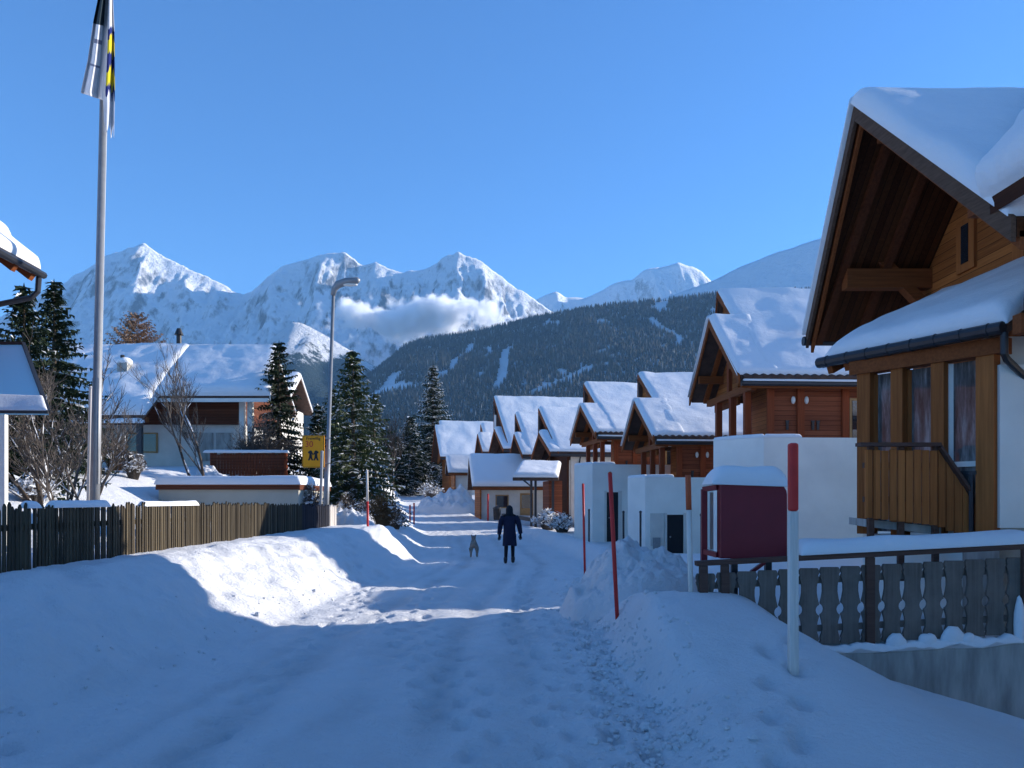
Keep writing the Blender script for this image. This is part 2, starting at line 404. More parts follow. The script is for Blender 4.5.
def massif(name, sil, D, depth, base, mat, amp=60, sx=420, sy=900, spurs=(), n_x=220, n_t=90, jag=8, back=.35, power=1.25):
    p0, p1 = sil[0][0], sil[-1][0]; vs = []; rows = []
    ts = [-back * (1 - i / 8) for i in range(8)] + [i / n_t for i in range(n_t + 1)]
    for t in ts:
        for i in range(n_x + 1):
            px = lerp(p0, p1, i / n_x); py = interp(sil, px)
            zr = (HY - py) * D / F + EYE
            x = (px - 512) * D / F; y = D - t * depth
            zr += jag * fbm(x / 90, 0, 5, 5) + jag * .8 * abs(noise.noise(Vector((x / 45, 3, 1)))) * (1 if 420 < px < 500 else .4)
            if t >= 0:
                prof = (1 - t) ** power
                z = base + (zr - base) * prof
                env = min(1, t * 7) * (1 - t) ** .6
                rn = ridge_noise(x / sx + .25 * noise.noise(Vector((x / 900, y / 900, 0))), y / sy)
                z += amp * (rn - 1.1) * env
                z += amp * .36 * (ridge_noise(x / (sx * .30) + .6 * noise.noise(Vector((x / 300, y / 300, 4))), y / (sy * .42), 4) - 1.0) * min(1, t * 14) * (1 - t) ** .4
                z += amp * .10 * fbm(x / 45, y / 60, 8, 3) * min(1, t * 20)
                for (sp, dp, aw, aa) in spurs:
                    xp = (sp + dp * t - 512) * D / F
                    q = abs(x - xp + 60 * noise.noise(Vector((y / 260, sp, 0)))) / aw
                    z += aa * math.exp(-q * 1.2) * min(1, t * 4) * (1 - t)
            else:
                z = zr + t * depth * .7 + amp * .3 * (ridge_noise(x / sx, y / sy) - 1) * min(1, -t * 6)
            vs.append((x, y, z))
    W = n_x + 1
    fs = [(j * W + i, j * W + i + 1, (j + 1) * W + i + 1, (j + 1) * W + i) for j in range(len(ts) - 1) for i in range(n_x)]
    me = bpy.data.meshes.new(name); me.from_pydata(vs, [], [f[::-1] for f in fs]); me.materials.append(mat)
    me.polygons.foreach_set('use_smooth', [True] * len(fs))
    o = bpy.data.objects.new(name, me); COL.objects.link(o); o['kind'] = 'structure'; return o
LEFTM = [(-260, 345), (-120, 330), (0, 318), (40, 292), (62, 284), (85, 270), (105, 256), (125, 249), (145, 244), (165, 257), (190, 270), (210, 278), (232, 290), (244, 294),
         (252, 291), (266, 279), (285, 265), (305, 259), (330, 254), (345, 253), (354, 258), (362, 265), (376, 262), (388, 269), (402, 273),
         (418, 271), (432, 266), (440, 260), (448, 255), (453, 256), (458, 252), (466, 257), (476, 259), (486, 266), (500, 277), (515, 288), (532, 297), (548, 309), (575, 322), (640, 345), (760, 380)]
massif('mountains', LEFTM, 5200, 1750, -40, M['mountain'], amp=95, sx=300, sy=800,
       spurs=((145, 40, 150, 90), (60, 10, 200, 40), (330, -60, 200, 50), (458, -30, 150, 70), (515, 10, 120, 40)), n_x=460, n_t=170, jag=14)
massif('mountains', [(-300, 430), (-100, 400), (0, 372), (90, 366), (180, 372), (255, 352), (292, 322), (302, 323), (330, 338), (358, 356), (385, 372), (430, 380), (520, 400)], 3300, 1500, -40, M['wooded'],
       amp=30, sx=200, sy=500, spurs=((300, -8, 120, 22),), n_x=180, n_t=70, jag=3)
massif('mountains', [(500, 330), (530, 303), (547, 294), (556, 291), (566, 297), (585, 298), (602, 290), (618, 282), (632, 280), (645, 270), (660, 267), (678, 263), (692, 266), (702, 272), (720, 290), (800, 330)],
       6800, 2200, 0, M['mountain'], amp=70, sx=260, sy=700, spurs=((655, 12, 200, 120), (690, 0, 150, 70), (553, 8, 150, 60)), n_x=170, n_t=60, jag=8)
massif('hills', [(560, 345), (620, 312), (665, 298), (690, 289), (715, 280), (742, 266), (770, 255), (800, 245), (822, 238), (880, 222), (960, 205), (1100, 190), (1300, 200)],
       4300, 1300, 0, M['openhill'], amp=30, sx=220, sy=420, n_x=200, n_t=70, jag=3, power=1.05)
HILL = [(180, 452), (270, 430), (330, 402), (365, 378), (390, 358), (405, 345), (425, 338), (445, 335), (480, 330), (520, 320), (560, 311), (610, 304), (650, 300), (690, 296), (720, 292), (780, 290), (900, 284), (1100, 280), (1350, 300)]
HD, HDEP, HB = 2700.0, 1500.0, -22.0
def hill_z(px, t):
    py = interp(HILL, px); zr = (HY - py) * HD / F + EYE; x = (px - 512) * HD / F; y = HD - t * HDEP
    z = HB + (zr - HB) * (1 - clamp(t)) ** 1.05 if t >= 0 else zr + t * HDEP * .3
    z += (22 * fbm(x / 300, y / 360, 2, 4)) * min(1, abs(t) * 6) * (1 - clamp(t)) - 9
    return x, y, z
vs = []; NXH, NTH = 150, 70
tl = [-.5, -.3, -.15, -.06] + [i / NTH for i in range(NTH + 1)]
for t in tl:
    for i in range(NXH + 1): vs.append(hill_z(lerp(180, 1350, i / NXH), t))
fs = [(j * (NXH + 1) + i, (j + 1) * (NXH + 1) + i, (j + 1) * (NXH + 1) + i + 1, j * (NXH + 1) + i + 1) for j in range(len(tl) - 1) for i in range(NXH)]
me = bpy.data.meshes.new('hills'); me.from_pydata(vs, [], fs); me.materials.append(M['openhill']); me.polygons.foreach_set('use_smooth', [True] * len(fs))
o = bpy.data.objects.new('hills', me); COL.objects.link(o); o['kind'] = 'structure'
# conifer forest on the hill: one mass
rnd = random.Random(5); fo = MB(); nt = 0
def clearing(px, t):
    py_est = t
    for (pa, ta, pb, tb, wd) in ((476, .10, 455, .40, 4.5), (508, .18, 503, .50, 5.5), (640, .12, 655, .3, 5), (420, .30, 404, .48, 8), (575, .42, 520, .56, 8), (700, .1, 712, .35, 6), (600, .3, 580, .36, 7)):
        if min(ta, tb) < t < max(ta, tb):
            c = lerp(pa, pb, (t - ta) / (tb - ta)) + 5 * noise.noise(Vector((t * 14, pa, 0)))
            if abs(px - c) < wd * .72: return True
    return noise.noise(Vector((px / 26, t * 9, 4.4))) + .45 * noise.noise(Vector((px / 8, t * 30, 1))) > .56
while nt < 60000:
    px = rnd.uniform(330, 830); t = rnd.random() ** 1.0 * .95 - .02
    if clearing(px, t): continue
    x, y, z = hill_z(px, t); h = rnd.uniform(11, 23); r = h * rnd.uniform(.13, .2); a = rnd.random() * 6.28
    n = 5
    vs = [(x + r * math.cos(a + 6.283 * k / n), y + r * math.sin(a + 6.283 * k / n), z + h * .08) for k in range(n)] + \
         [(x + r * .62 * math.cos(a + .6 + 6.283 * k / n), y + r * .62 * math.sin(a + .6 + 6.283 * k / n), z + h * .42) for k in range(n)] + \
         [(x, y, z + h * .62), (x, y, z + h)]
    fo.mi = 1 if rnd.random() < .05 else 0
    fo.add(vs, [(k, (k + 1) % n, 2 * n) for k in range(n)] + [(n + k, n + (k + 1) % n, 2 * n + 1) for k in range(n)])
    nt += 1
fo.build('forest', [m_leaf('far_needles', (.006, .011, .010), (.018, .026, .022)), m_leaf('frosted_needles', (.10, .11, .11), (.25, .27, .28))], kind='stuff')
# ------------------------------------------------------------------ snow slabs
def snow_patch(mb, A, B, C, D, T=.28, r=.3, n=None, seed=0.0, amp=.05, lift=.01, droop=0.0, skirt=.05, fade=None):
    """pillow of snow on the quad A-B-C-D (A-B the eave, D-C the ridge), thickness T, rounded over r metres at its edges"""
    A, B, C, D = map(Vector, (A, B, C, D))
    wu = max((B - A).length, (C - D).length); wv = max((D - A).length, (C - B).length)
    stp = n or max(.06, min(.3, max(wu, wv) / 46))
    def axis(L):
        k = max(4, int(L / stp)); ps = [i / k for i in range(k + 1)]
        e = [.012, .05, .12, .25, .45, .7]
        for q in e:
            q *= r / L
            if q < .45: ps += [q, 1 - q]
        return sorted(set(round(p, 5) for p in ps))
    us, vs_ = axis(wu), axis(wv); top = []; nrm = (B - A).cross(D - A).normalized()
    if nrm.z < 0: nrm = -nrm
    dirn = (nrm * .6 + Vector((0, 0, .4))).normalized()
    for v in vs_:
        for u in us:
            p = (A.lerp(B, u)).lerp(D.lerp(C, u), v)
            d0 = min(u, 1 - u) * wu; d1 = v * wv; d2 = (1 - v) * wv
            prof = 1.0
            for d, on in ((d0, 1), (d1, 1), (d2, fade is None)):
                if on and d < r: prof = min(prof, 1) * math.sqrt(max(0, 1 - (1 - d / r) ** 2))
            h = T * prof
            w = fbm(p.x * .55 + seed, p.y * .55, p.z * .55 + seed, 3) * amp * prof
            w += .35 * amp * noise.noise(Vector((p.x * 2.1, p.y * 2.1, p.z * 2.1 + seed))) * prof
            out = Vector((0, 0, 0))
            if droop and v * wv < r: out = (A - D).normalized() * droop * prof * (1 - v * wv / r) * (1 + .8 * noise.noise(Vector((u * wu * 1.3, seed, 0))))
            top.append(p + dirn * (h + w + lift) + out)
    nu, nv = len(us), len(vs_); fs = []
    for j in range(nv - 1):
        for i in range(nu - 1): fs.append((j * nu + i, j * nu + i + 1, (j + 1) * nu + i + 1, (j + 1) * nu + i))
    ring = list(range(nu)) + [j * nu + nu - 1 for j in range(1, nv)] + [(nv - 1) * nu + i for i in range(nu - 2, -1, -1)] + [j * nu for j in range(nv - 2, 0, -1)]
    k = len(top)
    base = [(A.lerp(B, us[i % nu])).lerp(D.lerp(C, us[i % nu]), vs_[i // nu]) + dirn * .004 for i in ring]
    top += base; m = len(ring)
    for i in range(m): fs.append((ring[i], ring[(i + 1) % m], k + (i + 1) % m, k + i))
    fs.append(tuple(range(k, k + m)))
    mb.add(top, fs)

def quad_slab(mb, A, B, C, D, th):
    """slab under the quad A-B-C-D (thickness straight down)"""
    up = [Vector(p) for p in (A, B, C, D)]; dn = [p - Vector((0, 0, th)) for p in up]
    mb.add(up + dn, [(0, 1, 2, 3), (7, 6, 5, 4), (0, 4, 5, 1), (1, 5, 6, 2), (2, 6, 7, 3), (3, 7, 4, 0)])

def tile_edge(mb, p, q, r=.05, step=.24):
    """scalloped row of roof tile ends along an eave"""
    p = Vector(p); q = Vector(q); L = (q - p).length; k = int(L / step) * 6; vs = []
    for i in range(k + 1):
        c = p.lerp(q, i / k); h = abs(math.sin(i / 6 * math.pi)) * r * 1.3
        for y in (-.07, .07): vs += [c + Vector((0, y, h + (.05 if y > 0 else 0))), c + Vector((0, y, -r + (.05 if y > 0 else 0)))]
    fs = []
    for i in range(k):
        a = 4 * i; fs += [(a, a + 4, a + 5, a + 1), (a + 2, a + 3, a + 7, a + 6), (a, a + 2, a + 6, a + 4), (a + 1, a + 5, a + 7, a + 3)]
    mb.add(vs, fs)

# ------------------------------------------------------------------ row chalets on the right of the road
def chalet(label, org, th, hw, ze, zr, zup, zpar, zbase, L, corner, cham, door=None, lit=True, big=True, group='timber chalets in a row along the road', Tsnow=.22, far_end=None, near_wall=True, posts=True):
    """local axes: u (x) runs along the ridge away from the road, v (y) along the gable, both from the middle of the front verge.
    corner = (u, v) of the near terrace corner, cham = (u, v) where the bevelled corner ends."""
    g = thing('timber_chalet', label, 'chalet', (org[0], org[1], 0), th, group)
    P = lambda u, v, z: Vector((u, v, z))
    step = .7; kk = (zr - ze) / hw; vs = zup / kk; zu = zr + zup; tt = .16; hf = max(hw + .1, vs + .55)
    m = MB()
    for s in (-1, 1): quad_slab(m, P(0, s * hw, ze), P(step + .6, s * hw, ze), P(step + .6, 0, zr), P(-.08, 0, zr), tt)
    roof = m.build('roof', M['tile'], g)
    m = MB()
    quad_slab(m, P(step + .005, -hw + .005, ze + .004), P(L, -hw + .005, ze + .004), P(L, vs, zu), P(step - .1, vs, zu), tt)
    quad_slab(m, P(step, hf, ze), P(L, hf, ze), P(L, vs, zu), P(step - .1, vs, zu), tt)
    uroof = m.build('upper_roof', M['tile'], g)
    m = MB()
    for s in (-1, 1): snow_patch(m, P(-.16 if s > 0 else -.09, s * (hw - .06), ze + .01), P(step + .5, s * (hw - .06), ze + .01), P(step + .5, 0, zr), P(-.24 if s > 0 else -.16, 0, zr), Tsnow, .2, seed=org[1] + s, fade=1, amp=.04)
    m.build('roof_snow', M['roof_snow'], roof, smooth=True)
    m = MB()
    snow_patch(m, P(step + .06, -hw + .06, ze + .012), P(L, -hw + .06, ze + .012), P(L, vs, zu), P(step - .15, vs, zu), Tsnow, .16, seed=org[1] + 3, fade=1, amp=.07)
    snow_patch(m, P(step - .05, hf - .06, ze + .01), P(L, hf - .06, ze + .01), P(L, vs, zu), P(step - .15, vs, zu), Tsnow, .26, seed=org[1] + 4, fade=1, amp=.07)
    m.build('roof_snow', M['roof_snow'], uroof, smooth=True)
    # bargeboards
    for s in (-1, 1):
        m = MB(); a = P(-.03, s * (hw + .03), ze - .12); b = P(-.11, 0, zr - .10)
        m.bar(a, b, .05, .26, up=(1, 0, 0)) if False else m.extrude([a + Vector((0, 0, -.14)), a + Vector((0, 0, .13)), b + Vector((0, 0, .13)), b + Vector((0, 0, -.14))], (-.05, 0, 0))
        m.build('bargeboard', M['beam_y'], g)
    m = MB(); up = Vector((0, 0, 1)); b = P(step - .12, vs, zu - .08); a = P(step - .02, .2 * vs, zr + .2 * zup - .1)
    m.extrude([a - up * .1, a + up * .1, b + up * .12, b - up * .1], (-.05, 0, 0))
    a = P(step - .02, hf, ze - .1); m.extrude([a - up * .1, a + up * .1, b + up * .12, b - up * .1], (-.05, 0, 0)); m.build('upper_bargeboard', M['beam_y'], uroof)
    m = MB(); m.extrude([P(step + .08, .05, zr - .2), P(step + .08, vs, zu - .18), P(step + .08, hf - .15, lerp(zu, ze, (hf - .15 - vs) / (hf - vs)) - .2), P(step + .08, hf - .15, ze - .5), P(step + .08, hw * .7, ze - .5), P(step + .08, .05, ze - .5)], (.08, 0, 0))
    m.build('upper_gable', M['wood_redg'], uroof)
    # rafters and purlins of the open gable
    slope = lambda v, off=0: lerp(zr, ze, abs(v) / hw) - tt - off
    if big:
        for u in (.45, 1.05):
            for s in (-1, 1):
                m = MB(); m.bar(P(u, s * hw * .97, slope(hw * .97, .07)), P(u, 0, slope(0, .07)), .11, .14, up=(1, 0, 0)); m.build('rafter', M['beam_y'], g)
        for v in (-hw * .62, 0, hw * .62):
            m = MB(); m.box2((-.02, v - .08, slope(v, .30)), (2.2, v + .08, slope(v, .06))); m.build('purlin', M['beam'], g)
        m = MB(); m.box2((.42, -hw * .86, ze - .34), (.58, hw * .86, ze - .14)); m.build('tie_beam', M['beam_y'], g)
        m = MB(); m.box2((.44, -.08, ze - .14), (.56, .08, slope(0, .3))); m.build('king_post', M['post_red'], g)
    # loggia posts
    if posts:
        for v in (-hw * .62, -hw * .1, hw * .45):
            m = MB(); m.box2((.42, v - .09, zpar - .02), (.60, v + .09, ze - .34)); m.build('post', M['post_red'], g)
    # timber walls
    wv = hw - .55; u0 = 1.9
    m = MB(); m.extrude([P(u0, -wv, zpar - .9), P(u0, -wv, slope(wv)), P(u0, 0, slope(0)), P(u0, wv, slope(wv)), P(u0, wv, zpar - .9)], (.12, 0, 0))
    m.build('gable_wall', M['wood_redg'], g)
    m = MB(); m.box2((u0 - .9, -wv - .12, zpar - .9), (L - .3, -wv, ze - .12)); m.box2((u0, wv, zpar - .9), (L - .3, wv + .12, ze - .12))
    m.build('side_wall', M['wood_red'], g)
    for u in (u0 - .9, u0 - .02, u0 + 1.3):
        m = MB(); m.box2((u - .1, -wv - .2, zpar - .02), (u + .1, -wv - .121, ze - .13)); m.build('corner_post', M['post_red'], g)
    # eave: tiles, gutter with a line of snow, fascia
    m = MB(); tile_edge(m, P(.05, -hw - .02, ze - .03), P(L, -hw - .02, ze - .03)); m.build('tile_row', M['tile'], roof)
    m = MB(); m.box2((.02, -hw + .02, ze - .33), (L, -hw + .10, ze - .17)); m.build('fascia', M['beam'], g)
    m = MB(); m.tube([P(.0, -hw - .03, ze - .21), P(L, -hw - .03, ze - .21)], .075, 8); gt = m.build('gutter', M['dark_metal'], g)
    m = MB(); snow_patch(m, P(.05, -hw - .10, ze - .155), P(L, -hw - .10, ze - .155), P(L, -hw + .06, ze - .14), P(.05, -hw + .06, ze - .14), .06, .05, n=.4, amp=.01); m.build('gutter_snow', M['roof_snow'], gt, smooth=True)
    # wall openings on the near side
    if near_wall:
        for u, w_, z0, z1, nm in ((u0 + 1.42, .95, zpar + .02, ze - .55, 'window'),):
            m = MB(); v = -wv - .15; m.box2((u, v - .03, z0), (u + w_, v + .03, z1)); fr = m.build('window', M['frame'], g)
            m = MB(); m.box2((u + .07, v - .05, z0 + .08), (u + w_ * .55, v - .032, z1 - .07)); m.box2((u + w_ * .55 + .07, v - .05, z0 + .08), (u + w_ - .06, v - .032, z1 - .07)); m.build('pane', M['glass'], fr)
            m = MB(); m.box2((u - .08, v - .09, z0 - .06), (u + w_ + .05, v - .031, z0 - .002)); m.build('sill', M['white'], fr)
        for u in (u0 - .25, u0 + .14):
            m = MB(); m.ball(P(u, -wv - .2, ze - .62), (.06, .06, .11)); m.build('wall_lamp', M['lampglass'], g)
        for u in (u0 + .35, u0 + .5, u0 - .4):
            m = MB(); m.box((u, -wv - .14, ze - 1.35), (.07, .04, .22)); m.box((u, -wv - .15, ze - 1.22), (.1, .03, .05)); m.build('wall_ornament', M['dark_metal'], g)
    # white garage storey with a bevelled corner carrying the terrace
    cu, cv = corner; hu, hv = cham; fe = far_end if far_end is not None else hw + .3
    poly = [(L - .5, cv), (L - .5, fe), (hu + .38 * (fe - hv), fe), (hu, hv), (cu, cv)]
    m = MB(); m.extrude([P(u, v, zbase - .6) for u, v in poly], (0, 0, zpar - .9 - zbase + .6))
    gw = m.build('garage_wall', M['white'], g)
    m = MB(); ins = .2
    pin = [(L - .7, cv + ins), (L - .7, fe - ins), (hu + .38 * (fe - hv) + ins, fe - ins), (hu + ins, hv + ins * .3), (cu + ins * .6, cv + ins)]
    for i in range(5):
        a, b = poly[i], poly[(i + 1) % 5]; c, d = pin[(i + 1) % 5], pin[i]
        m.extrude([P(*a, zpar - .9), P(*b, zpar - .9), P(*c, zpar - .9), P(*d, zpar - .9)], (0, 0, .9))
    m.build('parapet', M['white'], gw)
    m = MB()
    for i in (2, 3, 4):
        a, b = poly[i], poly[(i + 1) % 5]; c, d = pin[(i + 1) % 5], pin[i]
        if i == 4: b = (cu + 1.0, cv); c = (cu + 1.0, cv + ins)
        snow_patch(m, P(*a, zpar), P(*b, zpar), P(*c, zpar), P(*d, zpar), .09, .07, n=.2, amp=.02, seed=org[0])
    m.build('parapet_snow', M['roof_snow'], gw, smooth=True)
    if door:
        u, w_, z1 = door
        m = MB(); m.box2((u, cv - .012, zbase - .3), (u + w_, cv + .05, z1)); d = m.build('door', M['door'], g)
        m = MB(); m.box2((u + w_ + .003, cv - .022, zbase - .3), (u + w_ + .16, cv + .04, z1 + .06)); m.box2((u - .10, cv - .022, zbase - .3), (u - .003, cv + .04, z1 + .06)); m.build('door_frame', M['white2'], d)
        m = MB(); m.ball(P(u + .1, cv - .05, zbase + 1.0), .03); m.build('handle', M['steel'], d)
    return g

PI = math.pi
H2 = chalet('nearest red brown timber chalet of the row, with white garage wall behind the maroon box', (6.25, 23.85), R(3.5), 2.35, 5.12, 7.25, 1.2, 3.24, .1, 13.0, (-.13, -4.32), (-1.06, -3.2), Tsnow=.16)
H3 = chalet('timber chalet behind the snow heap, second of the row, black door beside a meter box', (4.93, 30.1), R(4.7), 2.5, 3.92, 5.5, 1.42, 2.42, -.6, 12.0, (-.75, -4.0), (-1.05, -2.7), door=(.0, .56, 1.15), Tsnow=.15)
m = MB(); m.box2((2.6, -7.55, -.6), (12.0, -4.33, 3.5)); an = m.build('added_shade_annex', M['white'], H2)  # annex added behind the large chalet to narrow the road's sunlit strip
m = MB(); snow_patch(m, (2.6, -7.55, 3.5), (12, -7.55, 3.5), (12, -4.33, 3.5), (2.6, -4.33, 3.5), .4, .3, n=.3, seed=1, amp=.05); m.build('annex_snow', M['roof_snow'], an, smooth=True)
m = MB(); m.tube([(2.55, -1.15, 5.9), (2.55, -1.15, 7.15)], .09, 10); m.tube([(2.55, -1.15, 7.15), (2.55, -1.15, 7.2)], .12, 10); m.build('chimney_pipe', M['black'], H2)
# meter box and pale panel beside the door of that chalet
m = MB(); m.box2((-.58, -4.05, .1), (-.12, -4.005, 1.2)); pn = m.build('door_panel', M['white2'], H3)
m = MB(); m.box2((-.50, -4.13, .0), (-.26, -4.055, .38)); m.build('meter_box', M['steel'], pn)
H4 = chalet('timber chalet with tall narrow black garage door, third of the row', (3.37, 36.3), R(9.5), 2.3, 4.62, 6.1, 1.3, 3.16, -.1, 12.0, (-.6, -3.75), (-1.05, -2.4), door=(.02, .50, 1.98), Tsnow=.15)

# farther chalets of the row where the road bends left
def far_chalet(label, px, Y, yf, yu, ye, hw, th, zb, L=11.0, white=True, group='snowy chalets farther down the road'):
    X = (px - 512) * Y / F; zf = EYE + (HY - yf) * Y / F; zu = EYE + (HY - yu) * (Y + .8) / F; ze = EYE + (HY - ye) * (Y - hw) / F
    g = thing('snowy_chalet', label, 'chalet', (X, Y, 0), th, group); P = lambda u, v, z: Vector((u, v, z)); st = 1.0
    kk = (zf - ze) / hw; vs = min(hw * .9, max(.2, (zu - zf) / kk)); hf = max(hw + .1, vs + .5); st = .5
    for nm, u0, u1, zt, v0, ha in (('roof', 0, st + .6, zf, 0, hw), ('upper_roof', st, L, zu, vs, hf)):
        m = MB(); e = .004 if v0 else 0
        quad_slab(m, P(u0, -hw + e, ze + e), P(u1, -hw + e, ze + e), P(u1, v0, zt), P(u0 - .1, v0, zt), .2); quad_slab(m, P(u0, ha, ze), P(u1, ha, ze), P(u1, v0, zt), P(u0 - .1, v0, zt), .2)
        r = m.build(nm, M['tile'], g); m = MB()
        snow_patch(m, P(u0 - .03, -hw + .08, ze + .02 + e), P(u1, -hw + .08, ze + .02 + e), P(u1, v0, zt), P(u0 - .13, v0, zt), .17, .2, n=.35, seed=Y, fade=1, amp=.08)
        snow_patch(m, P(u0 - .03, ha - .08, ze + .02), P(u1, ha - .08, ze + .02), P(u1, v0, zt), P(u0 - .13, v0, zt), .17, .2, n=.35, seed=Y + 1, fade=1, amp=.08)
        m.build('roof_snow', M['roof_snow'], r, smooth=True)
        for s, hh in ((-1, hw), (1, ha)):
            m = MB(); a = P(u0 - .02, s * (hh + .02), ze - .1); b = P(u0 - .12, v0, zt - .1)
            m.extrude([a + Vector((0, 0, -.16)), a + Vector((0, 0, .1)), b + Vector((0, 0, .1)), b + Vector((0, 0, -.16))], (-.05, 0, 0)); m.build('bargeboard', M['beam_y'], r)
        m = MB()
        if not v0: q = 1.1; zz = lerp(zt, ze, .86) - .2; m.extrude([P(q, -hw * .86, zb), P(q, -hw * .86, zz), P(q, 0, zt - .2), P(q, hw * .86, zz), P(q, hw * .86, zb)], (.1, 0, 0))
        else: q = st + .1; m.extrude([P(q, -hw * .45, lerp(zf, ze, .45) - .35), P(q, vs, zu - .2), P(q, hf - .15, lerp(zu, ze, (hf - .15 - vs) / (hf - vs)) - .2), P(q, hf - .15, ze - .4), P(q, hw * .7, ze - .4)], (.1, 0, 0))
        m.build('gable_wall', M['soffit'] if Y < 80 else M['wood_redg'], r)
    m = MB(); m.box2((1.3, -hw * .86 - .05, zb - .5), (L - .2, -hw * .86 + .05, ze - .15)); m.build('side_wall', M['white2'] if white else M['wood_red'], g)
    m = MB(); m.tube([P(0, -hw - .03, ze - .18), P(L, -hw - .03, ze - .18)], .08, 6); m.build('gutter', M['dark_metal'], g)
    for u in (2.3, 4.6):
        m = MB(); m.box2((u, -hw * .86 - .09, ze - 1.7), (u + .8, -hw * .86 - .051, ze - .7)); w_ = m.build('window', M['frame'], g)
        m = MB(); m.box2((u + .08, -hw * .86 - .11, ze - 1.62), (u + .72, -hw * .86 - .092, ze - .78)); m.build('pane', M['glass'], w_)
    m = MB(); m.tube([P(1.8, -hw - .02, ze - .2), P(1.8, -hw * .86 - .12, ze - .6), P(1.8, -hw * .86 - .12, zb)], .05, 6); m.build('downpipe', M['dark_metal'], g)
    return g
far_chalet('white walled snowy chalet with a dark downpipe just behind the carport', 541, 47, 433, 406, 452, 2.3, R(12), 0)
far_chalet('snowy chalet peeping out over the carport roof, small dark gable', 516, 54, 434, 412, 455, 2.2, R(12), .3)
far_chalet('big snowy chalet whose long high roof rises above the others', 496, 62, 429, 394, 449, 2.9, R(13), .6, L=9.5)
far_chalet('low snowy chalet left of the big high roof, small brown gable', 479, 70, 434, 424, 452, 2.2, R(12), 1.0, L=6)
far_chalet('last snowy chalet at the bend, next to the frosted spruce', 436, 84, 426, 422, 457, 3.6, R(13), 2.2, L=8.5)
# low garage roof and carport
def low_house(label, px, Y, ya, ye, hw, L, th, zb, name='garage', group=None, door=True):
    X = (px - 512) * Y / F; zt = EYE + (HY - ya) * Y / F; ze = EYE + (HY - ye) * (Y - hw) / F
    g = thing(name, label, name, (X, Y, 0), th, group); P = lambda u, v, z: Vector((u, v, z)); m = MB()
    for s in (-1, 1): quad_slab(m, P(0, s * hw, ze), P(L, s * hw, ze), P(L, 0, zt), P(-.1, 0, zt), .16)
    r = m.build('roof', M['tile'], g); m = MB()
    for s in (-1, 1): snow_patch(m, P(-.03, s * (hw - .06), ze + .02), P(L + .03, s * (hw - .06), ze + .02), P(L + .03, 0, zt), P(-.1, 0, zt), .26, .25, n=.3, seed=Y + s, fade=1, amp=.07)
    m.build('roof_snow', M['roof_snow'], r, smooth=True)
    m = MB(); zz = lerp(zt, ze, .9) - .17
    m.extrude([P(.5, -hw * .9, zb), P(.5, -hw * .9, zz), P(.5, 0, zt - .17), P(.5, hw * .9, zz), P(.5, hw * .9, zb)], (.1, 0, 0)); m.build('gable_wall', M['wood_redg'], g)
    m = MB(); m.box2((.6, -hw * .8, zb - .5), (L - .3, -hw * .8 + .1, ze - .05)); m.build('side_wall', M['white2'], g)
    m = MB(); m.box2((0, -hw - .05, ze - .2), (L, -hw + .03, ze - .02)); m.build('fascia', M['beam'], g)
    if door:
        m = MB(); m.box2((L * .62, -hw * .8 - .03, zb - .3), (L * .62 + .9, -hw * .8 - .002, zb + 1.9)); d = m.build('door', M['frame'], g)
        m = MB(); m.box2((L * .62 + .1, -hw * .8 - .05, zb + .9), (L * .62 + .8, -hw * .8 - .032, zb + 1.8)); m.build('pane', M['glass'], d)
        m = MB(); m.box2((L * .3, -hw * .8 - .03, zb + .9), (L * .3 + .9, -hw * .8 - .002, zb + 1.8)); w_ = m.build('window', M['frame'], g)
        m = MB(); m.box2((L * .3 + .08, -hw * .8 - .05, zb + .98), (L * .3 + .82, -hw * .8 - .032, zb + 1.72)); m.build('pane', M['glass'], w_)
    return g
low_house('low garage under one long snow covered roof, behind the walker', 470, 53, 457, 487, 2.1, 5.2, R(8), .2, group='low snow roofed garages by the bend')
low_house('tiny low garage with two small snowy roof peaks at the far bend', 447, 66, 458, 473, 1.5, 2.3, R(10), 1.0, group='low snow roofed garages by the bend', door=False)
# carport
c0 = at(536, 512, 43); g = thing('carport', 'timber carport with a tilted snowy roof on thin dark posts', 'carport', (c0.x, c0.y, 0), R(8)); P = Vector
zc = .9; m = MB(); quad_slab(m, P((-1.5, -1.3, 2.85)), P((1.0, -1.3, 2.85)), P((1.75, 1.5, 3.75)), P((-.6, 1.5, 3.75)), .16); r = m.build('roof', M['tile'], g)
m = MB(); snow_patch(m, P((-1.5, -1.3, 2.87)), P((1.0, -1.3, 2.87)), P((1.75, 1.5, 3.77)), P((-.6, 1.5, 3.77)), .24, .25, amp=.04); m.build('roof_snow', M['roof_snow'], r, smooth=True)
for x, y in ((-.45, -1.1), (-.2, -1.0), (.75, -1.1), (1.3, 1.2)):
    m = MB(); m.box2((x - .06, y - .06, 0), (x + .06, y + .06, 2.75 if y < 0 else 3.5)); m.build('post', M['dark_metal'], g)
m = MB(); m.box2((.55, -.9, 0), (1.3, .9, 2.7)); m.build('shed_box', M['wood_red'], g)
m = MB(); m.tube([P((-.95, -1.32, 2.75)), P((-.5, -1.25, 2.4)), P((-.45, -1.18, 0.1))], .05, 6); m.build('downpipe', M['dark_metal'], g)

